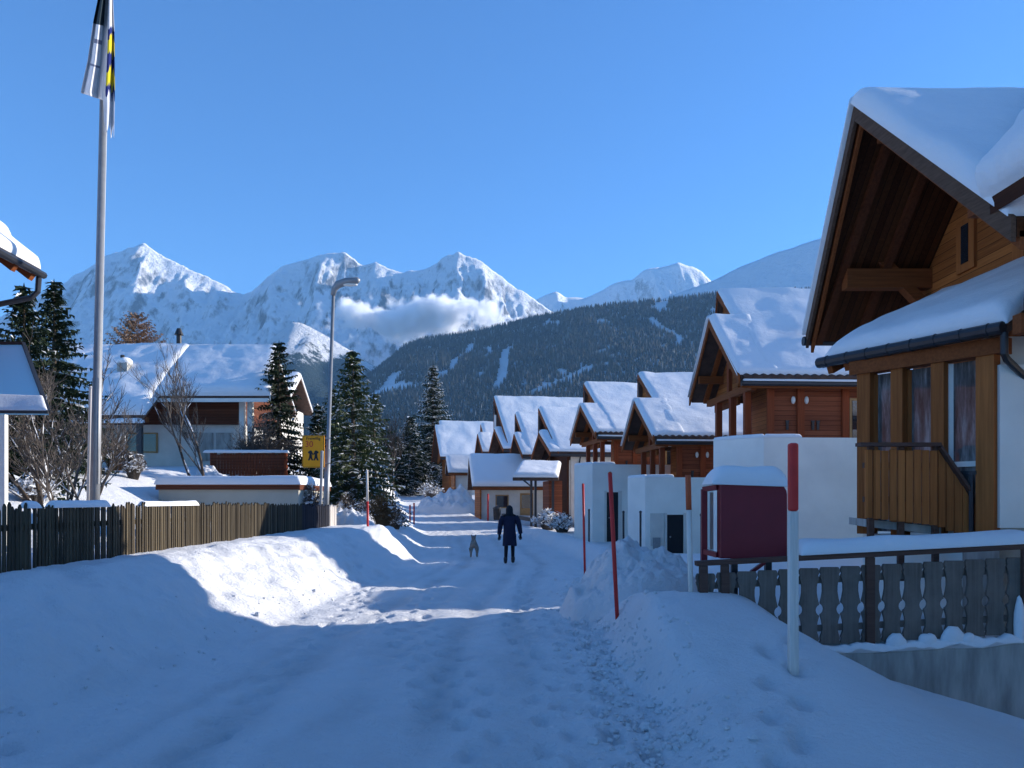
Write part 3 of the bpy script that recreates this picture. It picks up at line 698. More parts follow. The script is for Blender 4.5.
# ------------------------------------------------------------------ the big chalet on the right
def big_chalet():
    g = thing('large_chalet', 'large larch chalet on the right with deep overhanging gable and glazed porch', 'chalet', (5.8, 11.96, 0))
    O = Vector((5.8, 11.96, 0)); W = lambda x, y, z: Vector((x, y, z)) - O
    XR = 17.0; th = .2
    # main roof
    R0 = W(5.37, 11.96, 7.80); RF = W(5.8, 15.06, 4.88); RN = W(5.8, 8.86, 4.88)
    m = MB(); quad_slab(m, RF, W(XR, 15.06, 4.88), W(XR, 11.96, 7.80), R0, th); quad_slab(m, RN, W(XR, 8.86, 4.88), W(XR, 11.96, 7.80), R0, th)
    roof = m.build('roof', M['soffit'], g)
    m = MB(); snow_patch(m, RF + Vector((-.13, 0, 0)), W(XR, 15.06, 4.88), W(XR, 11.96, 7.81), R0 + Vector((-.13, 0, 0)), .20, .14, n=.16, seed=2, fade=1, amp=.05)
    snow_patch(m, RN + Vector((-.07, .05, .05)), W(XR, 8.91, 4.93), W(XR, 11.96, 7.81), R0 + Vector((-.11, 0, 0)), .22, .22, n=.12, seed=5, fade=1, amp=.06)
    m.build('roof_snow', M['roof_snow'], roof, smooth=True)
    m = MB(); tile_edge(m, RN + Vector((.1, -.02, -.03)), W(7.2, 8.84, 4.85)); m.build('tile_row', M['tile'], roof)
    # verge boards (double)
    for (a, b) in ((RF, R0), (RN, R0)):
        for k, (off, hh, dz) in enumerate(((0, .24, -.02), (.10, .16, -.19))):
            m = MB(); d = Vector((off, 0, 0)); up = Vector((0, 0, 1))
            m.extrude([a + d + up * (dz - hh), a + d + up * (dz + .06), b + d + up * (dz + .06), b + d + up * (dz - hh)], (-.055, 0, 0))
            m.build('bargeboard', M['verge'] if k == 0 else M['beam_y'], g)
    m = MB(); m.tube([RF + Vector((-.1, .02, -.12)), W(XR, 15.1, 4.76)], .09, 8); m.build('gutter', M['dark_metal'], g)
    # cross gable towards the viewer
    cx, cyf, cz = 8.65, 8.3, 8.25; hwx = 2.95; ez = 5.25
    A = W(cx - hwx, cyf, ez); Bk = W(cx - hwx, 9.28, ez); T0 = W(cx, cyf - .15, cz); T1 = W(cx, 11.96, cz)
    A2 = W(cx + hwx, cyf, ez); B2 = W(cx + hwx, 9.28, ez)
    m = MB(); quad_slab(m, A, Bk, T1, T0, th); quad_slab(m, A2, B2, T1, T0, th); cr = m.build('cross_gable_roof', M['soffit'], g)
    m = MB(); snow_patch(m, A + Vector((.02, -.06, 0)), Bk, T1, T0 + Vector((0, -.1, 0)), .34, .25, n=.1, seed=9, fade=1, amp=.10, droop=.12)
    snow_patch(m, A2, B2, T1, T0, .38, .25, n=.25, seed=11, fade=1, amp=.08); m.build('roof_snow', M['roof_snow'], cr, smooth=True)
    for s, a in ((-1, A), (1, A2)):
        m = MB(); up = Vector((0, 0, 1)); m.extrude([a - up * .26, a + up * .05, T0 + up * .05, T0 - up * .26], (0, -.06, 0)); m.build('bargeboard', M['verge'], cr)
    m = MB(); m.extrude([W(6.75, 9.15, 3.9), W(6.75, 9.15, 5.9), W(cx, 9.15, 7.9), W(10.75, 9.15, 5.9), W(10.75, 9.15, 3.9)], (0, .15, 0)); m.build('cross_gable_wall', M['wood_hx'], g)
    # gable wall, set back under the overhang
    xw = 7.5; sl = lambda y: 7.80 - abs(y - 11.96) * .942 - th - .02
    m = MB(); m.extrude([W(xw, 9.3, 3.7), W(xw, 9.3, sl(9.3)), W(xw, 11.96, sl(11.96)), W(xw, 14.4, sl(14.4)), W(xw, 14.4, 3.7)], (.15, 0, 0)); m.build('gable_wall', M['wood_h'], g)
    m = MB(); m.box2(W(xw + .15, 14.25, 3.7), W(XR - .4, 14.4, 5.2)); m.box2(W(XR - .5, 9.4, 0), W(XR - .35, 14.3, 6)); m.build('side_wall', M['wood_hx'], g)
    m = MB(); m.box2(W(xw - .06, 11.2, 4.6), W(xw + .02, 11.46, sl(11.33) - .1)); m.build('wall_post', M['post'], g)
    m = MB(); m.box2(W(xw - .05, 12.42, 5.42), W(xw + .01, 12.92, 6.28)); w_ = m.build('window', M['post'], g)
    m = MB(); m.box2(W(xw - .06, 12.57, 5.55), W(xw - .051, 12.77, 6.18)); m.build('pane', M['glass'], w_)
    # purlins and rafters below the overhang
    for y, hh, ww, dz in ((13.85, .34, .24, .02), (11.96, .30, .22, .05), (10.0, .36, .26, .02)):
        m = MB(); z = sl(y) - dz; x0 = 5.37 + .43 * abs(y - 11.96) / 3.1 + .35
        m.box2(W(x0, y - ww / 2, z - hh), W(xw - .003, y + ww / 2, z)); m.build('purlin', M['beam'], g)
    m = MB(); m.extrude([W(6.55, 13.74, 5.9), W(xw - .004, 13.74, 4.9), W(xw - .004, 13.74, 5.15), W(6.8, 13.74, 5.9)], (0, .2, 0)); m.build('bracket', M['beam'], g)
    for x in (5.95, 6.7):
        for s in (-1, 1):
            m = MB(); a = W(x, 11.96 + s * 3.0, sl(11.96 + 3.0) + .0); b = W(x, 11.96, sl(11.96)); m.bar(a - Vector((0, 0, .06)), b - Vector((0, 0, .06)), .1, .13, up=(1, 0, 0)); m.build('rafter', M['dark_beam'], g)
    # ground floor, rendered
    m = MB(); m.box2(W(7.7, 9.4, 2.9), W(XR - .4, 9.6, 4.9)); m.build('side_wall', M['wood_hx'], g)  # out-of-view wall piece added to block sun leaking onto the near road
    m = MB(); m.box2(W(7.2, 9.75, -.8), W(XR - .4, 14.3, 3.72)); m.box2(W(6.05, 9.75, -.8), W(7.198, 9.93, 3.72)); gf = m.build('ground_floor_wall', M['white2'], g)
    m = MB(); m.box2(W(6.12, 9.66, 1.30), W(6.62, 9.745, 3.35)); m.build('wall_panel', M['white'], gf)
    m = MB(); m.box2(W(6.7, 9.70, 1.18), W(7.6, 9.745, 3.3)); d = m.build('door', M['door'], gf)
    m = MB(); m.ball(W(6.8, 9.66, 2.2), .03); m.build('handle', M['steel'], d)
    m = MB(); m.box2(W(5.7, 9.0, -.9), W(9.5, 9.745, 1.18)); m.build('entrance_landing', M['concrete'], g)
    # porch: floor, posts, glass, lintel, shed roof
    p0 = Vector((5.98, 9.75)); p1 = Vector((5.08, 11.15)); dv = (p1 - p0).normalized(); nv = Vector((-dv.y, dv.x)) * -1
    if nv.x > 0: nv = -nv
    q = lambda t, o, z: W(p0.x + (p1.x - p0.x) * t - nv.x * o, p0.y + (p1.y - p0.y) * t - nv.y * o, z)
    m = MB(); m.extrude([W(p0.x, p0.y, -.8), W(p1.x, p1.y, -.8), W(7.4, 13.0, -.8), W(7.4, 9.8, -.8)], (0, 0, 1.95)); m.build('porch_base', M['white'], g)
    for t, wd in ((0.0, .22), (.36, .17), (.70, .17), (1.0, .20)):
        m = MB(); a = math.atan2(dv.y, dv.x); c = q(t, .11, 0); z0 = .9 if t == 0 else 1.16
        m.box((c.x, c.y, (z0 + 3.48) / 2), (wd, .2, 3.48 - z0), rz=a); m.build('post', M['post'], g)
    m = MB(); m.extrude([q(-.14, -.03, 3.48), q(1.12, -.03, 3.48), q(1.12, .2, 3.48), q(-.14, .2, 3.48)], (0, 0, .2)); m.build('lintel', M['beam'], g)
    for t0, t1 in ((.07, .30), (.42, .64), (.76, .94)):
        m = MB(); m.extrude([q(t0, .16, 1.2), q(t1, .16, 1.2), q(t1, .19, 1.2), q(t0, .19, 1.2)], (0, 0, 2.26)); pa = m.build('porch_window', M['glass_light'], g)
        m = MB()
        for tt in (t0, t1): m.bar(q(tt, .15, 1.2), q(tt, .15, 3.46), .06, .05)
        m.bar(q(t0, .15, 2.12), q(t1, .15, 2.12), .05, .07); m.build('window_frame', M['white'] if t0 < .1 else M['post'], pa)
    m = MB()
    for k in range(3):
        c = q(.19, -.02, 0); c = q(.10 + .08 * k, .02, 0); m.box((c.x, c.y, 1.62), (.05, .03, .75), rz=math.atan2(dv.y, dv.x))
    m.bar(q(.06, .02, 2.0), q(.31, .02, 2.0), .05, .05); m.build('window_guard', M['dark_metal'], g)
    GA = W(6.06, 9.42, 3.80); GB = W(4.78, 11.85, 3.80); GC = W(7.48, 13.6, 5.1); GD = W(7.48, 9.9, 4.85)
    m = MB(); quad_slab(m, GA, GB, GC, GD, .12); pr = m.build('porch_roof', M['tile'], g)
    m = MB(); snow_patch(m, GA + Vector((-.02, -.04, 0)), GB + Vector((.02, .05, 0)), GC, GD, .22, .34, n=.1, seed=14, amp=.05, fade=1); m.build('porch_snow', M['roof_snow'], pr, smooth=True)
    m = MB(); off = Vector((-.08, -.04, -.05)); m.tube([GA + off, GB + off], .08, 10)
    for k in range(8):
        c = GA.lerp(GB, (k + .5) / 8) + off; e = (GB - GA).normalized() * .012; m.tube([c - e, c + e], .088, 10)
    gt = m.build('gutter', M['dark_metal'], g)
    m = MB(); e = GA + off; m.tube([e + Vector((.03, .02, -.05)), e + Vector((.05, .05, -.3)), e + Vector((.12, .12, -.36)), e + Vector((.55, .34, -.60)), e + Vector((.9, .34, -.72)), e + Vector((.95, .36, -2.4))], .045, 8); m.build('downpipe', M['dark_metal'], gt)
    for k in range(4):
        c = GA.lerp(GB, .62 + .11 * k); m = MB(); m.bar(c + Vector((.0, .0, -.17)), c + Vector((.9, .5, .30)), .09, .12); m.build('rafter_tail', M['beam'], pr)
    # small neighbouring entrance roof
    EA = W(5.98, 9.0, 4.0); EB = W(9.5, 9.0, 4.0); EC = W(9.5, 10.0, 4.5); ED = W(6.7, 10.0, 4.5)
    m = MB(); quad_slab(m, EA, EB, EC, ED, .14); er = m.build('entrance_roof', M['tile'], g)
    m = MB(); m.box2(W(5.98, 9.05, 3.62), W(9.5, 9.2, 3.85)); m.build('entrance_beam', M['beam'], g)
    m = MB(); snow_patch(m, EA + Vector((.35, .15, 0)), EB, EC, ED, .22, .2, n=.15, seed=3, amp=.04); m.build('entrance_snow', M['roof_snow'], er, smooth=True)
    # boarded balcony with a raked stair rail
    yb = 9.95; m = MB(); x0 = 4.56; n = 12
    for k in range(9):
        xa = x0 + k * .105; m.box2(W(xa + .008, yb, 1.42 - .012 * k), W(xa + .097, yb + .025, 2.30 - .006 * (k % 3)))
    m.build('balcony_boards', M['balcony'], g)
    m = MB()
    for k in range(6):
        xa = x0 + (9 + k) * .105; ztop = 2.30 - .155 * (k + .5); m.extrude([W(xa + .008, yb, 1.30 - .05 * k), W(xa + .097, yb, 1.30 - .05 * k), W(xa + .097, yb, ztop - .075), W(xa + .008, yb, ztop + .075)], (0, .025, 0))
    m.build('stair_boards', M['balcony'], g)
    m = MB(); m.box2(W(4.48, yb - .06, 2.345), W(5.52, yb + .10, 2.39)); hr = m.build('handrail', M['rail'], g)
    m = MB(); m.extrude([W(5.515, yb - .06, 2.38), W(6.16, yb - .06, 1.42), W(6.16, yb - .06, 1.36), W(5.515, yb - .06, 2.32)], (0, .2, 0)); m.build('stair_handrail', M['rail'], g)
    m = MB(); snow_patch(m, W(5.98, yb - .05, 1.69), W(6.14, yb - .05, 1.46), W(6.14, yb + .12, 1.46), W(5.98, yb + .12, 1.69), .05, .04, n=.05, amp=.01); m.build('rail_snow', M['snow'], hr, smooth=True)
    for x in (4.66, 5.05, 5.5):
        m = MB(); m.box2(W(x - .035, yb + .026, .6), W(x + .035, yb + .09, 2.345)); m.build('balcony_bracket', M['rail'], g)
    m = MB(); m.extrude([W(4.62, yb + .1, 1.30), W(5.6, yb + .1, 1.2), W(5.6, 10.9, 1.2), W(4.9, 11.2, 1.3)], (0, 0, .10)); m.build('balcony_floor', M['concrete'], g)
    for z in (1.66, 2.1):
        m = MB(); m.bar(W(4.56, yb + .045, z), W(5.52, yb + .045, z - .0), .05, .07); m.build('balcony_crossrail', M['rail'], g)
    return g
big_chalet()

# ------------------------------------------------------------------ boarded fence on the retaining wall, notice box, snow poles
def baluster_fence():
    Yf = 8.6; g = thing('garden_fence', 'weathered grey fence of cut out boards with a brown top rail', 'fence', (2.1, Yf, 0)); O = Vector((2.1, Yf, 0))
    zt = lambda x: .945 + (x - 2.13) * .052; pitch = .2315; x0 = 2.165
    prof = [(0, .02), (.03, .004), (.07, .002), (.085, .013), (.10, .014), (.115, .003), (.13, .006), (.17, .020), (.24, .033), (.32, .033), (.40, .020), (.455, .006), (.475, .004),
            (.49, .026), (.515, .042), (.545, .048), (.575, .042), (.60, .026), (.615, .004), (.635, .006), (.70, .024), (.77, .033), (.84, .026), (.90, .008), (.92, .004), (.935, .012), (.955, .010), (.97, .002), (1.0, .002)]
    H = .86
    for k in range(16):
        xc = x0 + k * pitch; top = zt(xc) - .12; hw = pitch / 2 - .002
        L_ = []; R_ = []
        for t, c in prof:
            z = top - t * H; cut = c * .88 + .002
            L_.append(Vector((xc - hw + cut, Yf, z)) - O); R_.append(Vector((xc + hw - cut, Yf, z)) - O)
        m = MB(); vs = []; fs = []; n = len(prof)
        for a, b in zip(L_, R_): vs += [a, b, a + Vector((0, .035, 0)), b + Vector((0, .035, 0))]
        for i in range(n - 1):
            j = 4 * i; fs += [(j, j + 1, j + 5, j + 4), (j + 2, j + 6, j + 7, j + 3), (j, j + 4, j + 6, j + 2), (j + 1, j + 3, j + 7, j + 5)]
        fs += [(0, 2, 3, 1), (4 * n - 4, 4 * n - 3, 4 * n - 1, 4 * n - 2)]
        m.add(vs, fs); m.build('baluster', M['greywood'], g)
    a = Vector((2.05, Yf, zt(2.05))) - O; b = Vector((6.6, Yf, zt(6.6))) - O
    m = MB(); m.bar(a, b, .12, .055); bevel(m.build('top_rail', M['rail'], g), .008)
    for dz in (-.26, -.80):
        m = MB(); m.bar(a + Vector((.1, .06, dz)), b + Vector((0, .06, dz)), .04, .07); m.build('cross_rail', M['greywood'], g)
    for x in (2.13, 2.37, 3.985, 5.72):
        m = MB(); m.box2(Vector((x - .045, Yf - .055, -.12 if x > 3 else -.5)) - O, Vector((x + .045, Yf - .004, zt(x) - .03)) - O); m.build('fence_post', M['rail'], g)
    m = MB(); x1 = 3.2
    snow_patch(m, Vector((x1, Yf - .09, zt(x1) + .03)) - O, Vector((5.85, Yf - .09, zt(5.85) + .03)) - O, Vector((5.85, Yf + .35, zt(5.85) + .05)) - O, Vector((x1, Yf + .35, zt(x1) + .05)) - O, .13, .16, n=.08, seed=4, amp=.05)
    m.build('rail_snow', M['snow'], g, smooth=True)
    return g
baluster_fence()
g = thing('retaining_wall', 'stained grey concrete retaining wall below the cut out board fence', 'wall', (4.5, 8.7, 0)); O = Vector((4.5, 8.7, 0))
m = MB(); zt = lambda x: -.05 + (x - 3.4) * .052
m.extrude([Vector((2.0, 8.52, -1.9)) - O, Vector((7.5, 8.52, -1.9)) - O, Vector((7.5, 8.52, zt(7.5))) - O, Vector((2.0, 8.52, zt(2.0))) - O], (0, .42, 0)); m.build('wall_body', M['concrete'], g)
m = MB(); snow_patch(m, Vector((2.9, 8.50, zt(2.9))) - O, Vector((5.65, 8.50, zt(5.65))) - O, Vector((5.65, 8.62, zt(5.65))) - O, Vector((2.9, 8.62, zt(2.9))) - O, .075, .05, n=.05, seed=8, amp=.035)
for x, s in ((4.27, .11), (4.62, .10), (4.9, .13), (5.05, .09)): m.ball(Vector((x, 8.555, zt(x) + s * .6)) - O, (s * 1.1, .055, s), 12, 8)
m.ball(Vector((5.64, 8.56, zt(5.6) + .2)) - O, (.06, .05, .34), 10, 8)
m.v = [(x, y, z + .045 * fbm(x * 7, z * 9, 3, 3)) for x, y, z in m.v]; m.build('wall_snow', M['snow'], g, smooth=True)
# maroon notice box seen from behind
g = thing('notice_box', 'maroon metal notice box with a thick snow cap, behind the fence', 'notice box', (2.82, 9.0, 0)); x0, x1, z0, z1 = -.385, .40, .965, 1.845
pts = [(x0, z0), (x1, z0), (x1, z1 - .13)] + [(x1 - .13 + .13 * math.cos(a), z1 - .13 + .13 * math.sin(a)) for a in (R(20), R(45), R(70))] + [(x1 - .13, z1), (x0, z1)]
m = MB(); m.extrude([(x, 0, z) for x, z in pts], (0, .16, 0)); bevel(m.build('box_body', M['maroon'], g), .012)
m = MB(); m.bar((-.50, .3, .6), (-.50, .3, 1.78), .07, .05); m.bar((-.50, .3, 1.78), (-.385, .1, 1.80), .06, .06); m.bar((-.50, .3, 1.03), (-.385, .1, 1.0), .06, .06); m.build('side_frame', M['maroon'], g)
m = MB(); m.box((-.44, .2, 1.40), (.012, .19, .68), rz=R(-27)); m.build('notice_sheet', M['white2'], g)
m = MB(); snow_patch(m, (-.50, -.06, 1.83), (.42, -.06, 1.80), (.42, .42, 1.80), (-.50, .42, 1.83), .19, .18, n=.035, seed=6, amp=.09, droop=.03); m.build('snow_cap', M['snow'], g, smooth=True)
for x in (-.2, .2):
    m = MB(); m.box2((x - .035, .05, -.1), (x + .035, .12, .964)); m.build('leg', M['dark_metal'], g)
m = MB(); m.bar((.0, .08, .80), (.22, .08, .96), .05, .04); m.build('strut', M['maroon'], g)

def snow_pole(label, top, bot, Y, wd, kind):
    t = at(*top, Y); b = at(*bot, Y); b.z -= .35; g = thing('snow_pole', label, 'snow pole', b, 0, 'snow marker poles along the road'); L = t - b
    if kind == 'square':
        m = MB(); m.bar((0, 0, 0), L * .76, wd, wd, (0, 1, 0)); bevel(m.build('shaft', M['polewood'], g), .012)
        m = MB(); m.bar(L * .7602, L, wd * 1.03, wd * 1.03, (0, 1, 0)); bevel(m.build('painted_tip', M['redpaint'], g), .02)
    elif kind == 'wood':
        m = MB(); m.tube([Vector((0, 0, 0)), L * .79], [wd / 2 * .9, wd / 2], 10); m.build('shaft', M['polewood'], g, smooth=True)
        m = MB(); m.tube([L * .7902, L], wd / 2 * 1.03, 10); m.build('painted_tip', M['orange'], g, smooth=True)
    elif kind == 'tip':
        m = MB(); m.tube([Vector((0, 0, 0)), L * .55], wd / 2, 8); m.build('shaft', M['redpaint'], g, smooth=True)
        m = MB(); m.tube([L * .5502, L], wd / 2 * 1.02, 8); m.build('pale_tip', M['polewood'], g, smooth=True)
    else:
        m = MB(); m.tube([Vector((0, 0, 0)), L * .5, L], [wd / 2 * .92, wd / 2, wd / 2], 10); m.build('shaft', M['redpaint'], g, smooth=True)
        m = MB(); m.tube([L * .9995, L * 1.008], [wd / 2 * .95, wd / 2 * .5], 10); m.build('end_cap', M['orange'], g, smooth=True)
snow_pole('square whitish wooden snow pole with bright red top, in front of the fence', (793, 443), (793, 683), 6.1, .072, 'square')
snow_pole('leaning round weathered pole with orange brown top, left of the maroon box', (688, 475), (692, 610), 8.6, .062, 'wood')
snow_pole('bright red snow pole leaning over the snow heap', (610, 473), (618, 606), 9.9, .055, 'red')
snow_pole('slim dark red snow pole before the narrow black garage door', (583, 484), (585, 563), 17.5, .055, 'red')
snow_pole('red snow pole with a pale upper half, beside the brown bush', (367, 470), (368, 528), 23, .07, 'tip')
snow_pole('thin red snow pole, left one of the pair at the road edge', (410, 505), (410, 529), 44, .09, 'red')
snow_pole('thin red snow pole, right one of the pair at the road edge', (414, 503), (414, 530), 43, .09, 'red')
snow_pole('red snow pole standing by the litter bin, far down the road', (488, 494), (488, 519), 50, .12, 'red')
for px, ya, yb, Y, lab in ((589, 510, 548, 29, 'thin dark stake left of the leaning red pole by the garages'), (623.5, 512, 557, 25, 'thin dark stake between the two black doors'), (640.5, 512, 557, 24, 'thick dark stake at the corner beside the meter box'), (702, 515, 550, 15, 'thin dark stake right of the orange topped pole')):
    a = at(px, ya, Y); b = at(px, yb, Y); b.z -= .4; g = thing('garden_stake', lab, 'stake', b, 0, 'dark stakes in the yards'); m = MB(); m.tube([(0, 0, 0), a - b], .035, 6); m.build('stake_shaft', M['dark_metal'], g)
    m = MB(); m.ball(a - b, .045, 8, 5); m.build('stake_cap', M['dark_metal'], g)
# chalets added beside and behind the camera, outside the frame, to shade the road
low_house('plain chalet added for shade next to the large larch chalet, nearer the viewer', 1400, 3.4, -360, -700, 5.0, 9, 0, 0, name='added_shade_chalet') if False else None
def plain_chalet(name, label, x, y, hw, L, ze, zr, zb):
    g = thing(name, label, 'chalet', (x, y, 0)); P = lambda u, v, z: Vector((u, v, z)); m = MB()
    for s in (-1, 1): quad_slab(m, P(0, s * hw, ze), P(L, s * hw, ze), P(L, 0, zr), P(-.1, 0, zr), .18)
    r = m.build('roof', M['tile'], g); m = MB()
    for s in (-1, 1): snow_patch(m, P(-.03, s * (hw - .06), ze + .02), P(L, s * (hw - .06), ze + .02), P(L, 0, zr), P(-.1, 0, zr), .3, .25, n=.4, seed=y + s, fade=1)
    m.build('roof_snow', M['roof_snow'], r, smooth=True)
    m = MB(); w_ = hw - .5; zz = lerp(zr, ze, w_ / hw) - .18; m.extrude([P(.9, -w_, zb), P(.9, -w_, zz), P(.9, 0, zr - .2), P(.9, w_, zz), P(.9, w_, zb)], (L - 1.5, 0, 0)); m.build('wall', M['white'], g)
    for v in (-1.8, 0.9):
        m = MB(); m.box2((.85, v, 1.2), (.898, v + 1.0, 2.4)); f = m.build('window', M['frame'], g); m = MB(); m.box2((.83, v + .08, 1.28), (.848, v + .92, 2.32)); m.build('pane', M['glass'], f)
plain_chalet('added_shade_chalet', 'unseen white rendered chalet added to shade the near end of the road', 6.4, 2.0, 5.4, 12, 4.6, 8.4, -.6)
plain_chalet('added_shade_chalet', 'unseen white rendered chalet added behind the viewer to shade the start of the road', 6.2, -10.5, 5.4, 12, 4.8, 8.6, -.6)

# ------------------------------------------------------------------ left side houses
def left_chalet():
    Y0 = 41.0; g = thing('snowy_farmhouse', 'wide chalet on the left slope, white below, red brown above, big snowy roof', 'chalet', (-18.4, Y0, 0)); O = Vector((-18.4, Y0, 0)); W = lambda x, y, z: Vector((x, y, z)) - O
    xl, xm, xr = -24.0, -17.1, -12.55; zr = 9.55; k = .755; zs = lambda y: zr - k * (Y0 - y); yn, yl = 37.2, 35.75
    m = MB(); quad_slab(m, W(xm, yn, zs(yn)), W(-11.75, yn, zs(yn)), W(xr, Y0, zr), W(xm, Y0, zr), .22); quad_slab(m, W(xl - .3, yl, zs(yl)), W(xm, yl, zs(yl)), W(xm, Y0, zr), W(xl, Y0, zr), .22)
    quad_slab(m, W(xl, 44.8, zs(37.2)), W(xr, 44.8, zs(37.2)), W(xr, Y0, zr), W(xl, Y0, zr), .22); r = m.build('roof', M['tile'], g)
    m = MB(); snow_patch(m, W(xm - .3, yn, zs(yn)), W(-11.65, yn, zs(yn)), W(xr + .1, Y0, zr), W(xm - .3, Y0, zr), .36, .35, n=.18, seed=1, fade=1, amp=.06)
    snow_patch(m, W(xl - .3, yl - .05, zs(yl)), W(xm + .1, yl - .05, zs(yl)), W(xm + .1, Y0, zr), W(xl, Y0, zr), .42, .45, n=.18, seed=7, fade=1, amp=.09, droop=.1)
    snow_patch(m, W(xl, 44.8, zs(37.2)), W(xr, 44.8, zs(37.2)), W(xr, Y0, zr), W(xl, Y0, zr), .42, .4, n=.4, seed=3, fade=1); m.build('roof_snow', M['roof_snow'], r, smooth=True)
    for y0, y1, z in ((yn, Y0, 0),):
        m = MB(); up = Vector((0, 0, 1)); a = W(-11.72, y0, zs(y0)); b = W(xr + .03, Y0, zr); m.extrude([a - up * .3, a + up * .12, b + up * .12, b - up * .3], (.05, 0, 0)); m.build('bargeboard', M['white2'], g)
    m = MB(); m.box2(W(xm, yn - .06, zs(yn) - .3), W(-11.75, yn - .01, zs(yn) - .12)); m.build('fascia', M['white'], g)
    m = MB(); m.box2(W(xl, 38.1, 5.4), W(-13.5, 44.2, 6.75)); m.extrude([W(-13.5, 38.1, 6.75), W(-13.5, Y0, 8.9), W(-13.5, 43.9, 6.75)], (-.2, 0, 0)); m.build('upper_wall', M['old_red'], g)
    m = MB(); m.box2(W(xl, 38.4, 2.0), W(-13.45, 44.1, 5.4)); lw = m.build('lower_wall', M['white2'], g)
    m = MB(); m.box2(W(xl - .2, 35.85, 5.28), W(xm + .1, 36.05, 5.52)); m.build('porch_beam', M['beam'], g)
    m = MB(); snow_patch(m, W(-21.5, 35.6, 5.2), W(xm, 35.6, 5.2), W(xm, 36.0, 5.3), W(-21.5, 36.0, 5.3), .18, .15, n=.2, amp=.06); m.build('eave_snow', M['roof_snow'], r, smooth=True)
    for x in (-17.4, -23.5):
        m = MB(); m.box2(W(x - .12, 35.9, 2.2), W(x + .12, 36.1, 5.28)); m.build('porch_post', M['dark_metal'], g)
    for x0, x1, z0, z1, gl in ((-19.2, -17.65, 4.0, 5.0, 1), (-15.6, -14.9, 3.6, 5.0, 0), (-14.75, -14.0, 3.6, 5.0, 0)):
        m = MB(); m.box2(W(x0, 38.33, z0), W(x1, 38.398, z1)); w_ = m.build('window', M['frame'] if gl else M['concrete'], lw)
        m = MB(); m.box2(W(x0 + .07, 38.31, z0 + .07), W(x1 - .07, 38.328, z1 - .07)); m.build('pane' if gl else 'shutter', M['glass'] if gl else M['concrete'], w_)
    for x in (-13.35, -12.95):
        m = MB(); m.box2(W(x - .12, 38.0, 2.3), W(x + .12, 38.3, 6.5)); m.build('gable_post', M['white'], g)
    m = MB(); c = at(125, 368, 38.6); z = zs(38.6); m.box2(W(c.x - .25, 38.3, z - .2), W(c.x + .25, 38.9, z + .75)); ch = m.build('chimney', M['concrete'], r)
    m = MB(); m.ball(W(c.x, 38.6, z + .85), (.36, .36, .22), 12, 8); m.build('chimney_snow', M['roof_snow'], ch, smooth=True); m = MB(); m.tube([W(c.x - .05, 38.45, z + .7), W(c.x - .05, 38.45, z + 1.15)], .1, 8); m.build('chimney_pipe', M['black'], ch)
    m = MB(); c = at(179, 345, Y0 + .3); m.tube([W(c.x, Y0 + .3, zr - .1), W(c.x, Y0 + .3, zr + .95)], .13, 10); m.tube([W(c.x, Y0 + .3, zr + .95), W(c.x, Y0 + .3, zr + 1.3)], [.24, .1], 10); m.build('flue', M['black'], r)
left_chalet()
# snow roofed house seen past it
def back_house():
    g = thing('back_house', 'sliver of a house with a white snowy gable edge behind the dark spruce', 'house', (-17.2, 58, 0)); P = lambda x, y, z: Vector((x, y, z)); m = MB()
    zt, ze = 10.9, 8.6
    for s in (-1, 1): quad_slab(m, P(-4, s * 3.4, ze), P(1.3, s * 3.4, ze), P(1.3, 0, zt), P(-4, 0, zt), .2)
    r = m.build('roof', M['tile'], g); m = MB()
    for s in (-1, 1): snow_patch(m, P(-4, s * 3.4, ze), P(1.35, s * 3.4, ze), P(1.35, 0, zt), P(-4, 0, zt), .4, .3, n=.4, fade=1)
    m.build('roof_snow', M['roof_snow'], r, smooth=True); m = MB(); m.box2((-3.8, -2.9, 2), (.7, 2.9, ze - .1)); m.build('wall', M['white2'], g)
    m = MB(); m.box2((-.6, -2.96, 6), (.2, -2.902, 7.2)); w_ = m.build('window', M['frame'], g); m = MB(); m.box2((-.5, -2.98, 6.1), (.1, -2.962, 7.1)); m.build('pane', M['glass'], w_)
back_house()
# low flat garage with a snow cap
g = thing('flat_garage', 'low beige flat roofed garage with a thick white snow cap behind the picket fence', 'garage', (-9.6, 27, 0)); O = Vector((-9.6, 27, 0)); W = lambda x, y, z: Vector((x, y, z)) - O
m = MB(); m.box2(W(-12.0, 26.15, .6), W(-7.25, 30.4, 2.0)); m.build('garage_wall', m_plain('beige_render', (.50, .46, .37), .85, .15, var=.07, scale=1.2), g)
m = MB(); m.box2(W(-12.06, 26.05, 2.0), W(-7.18, 30.5, 2.17)); rb = m.build('roof_edge', M['old_red'], g)
m = MB(); snow_patch(m, W(-12.1, 26.0, 2.17), W(-7.14, 26.0, 2.17), W(-7.14, 30.5, 2.17), W(-12.1, 30.5, 2.17), .30, .17, n=.14, seed=2, amp=.03); m.build('roof_snow', M['roof_snow'], rb, smooth=True)
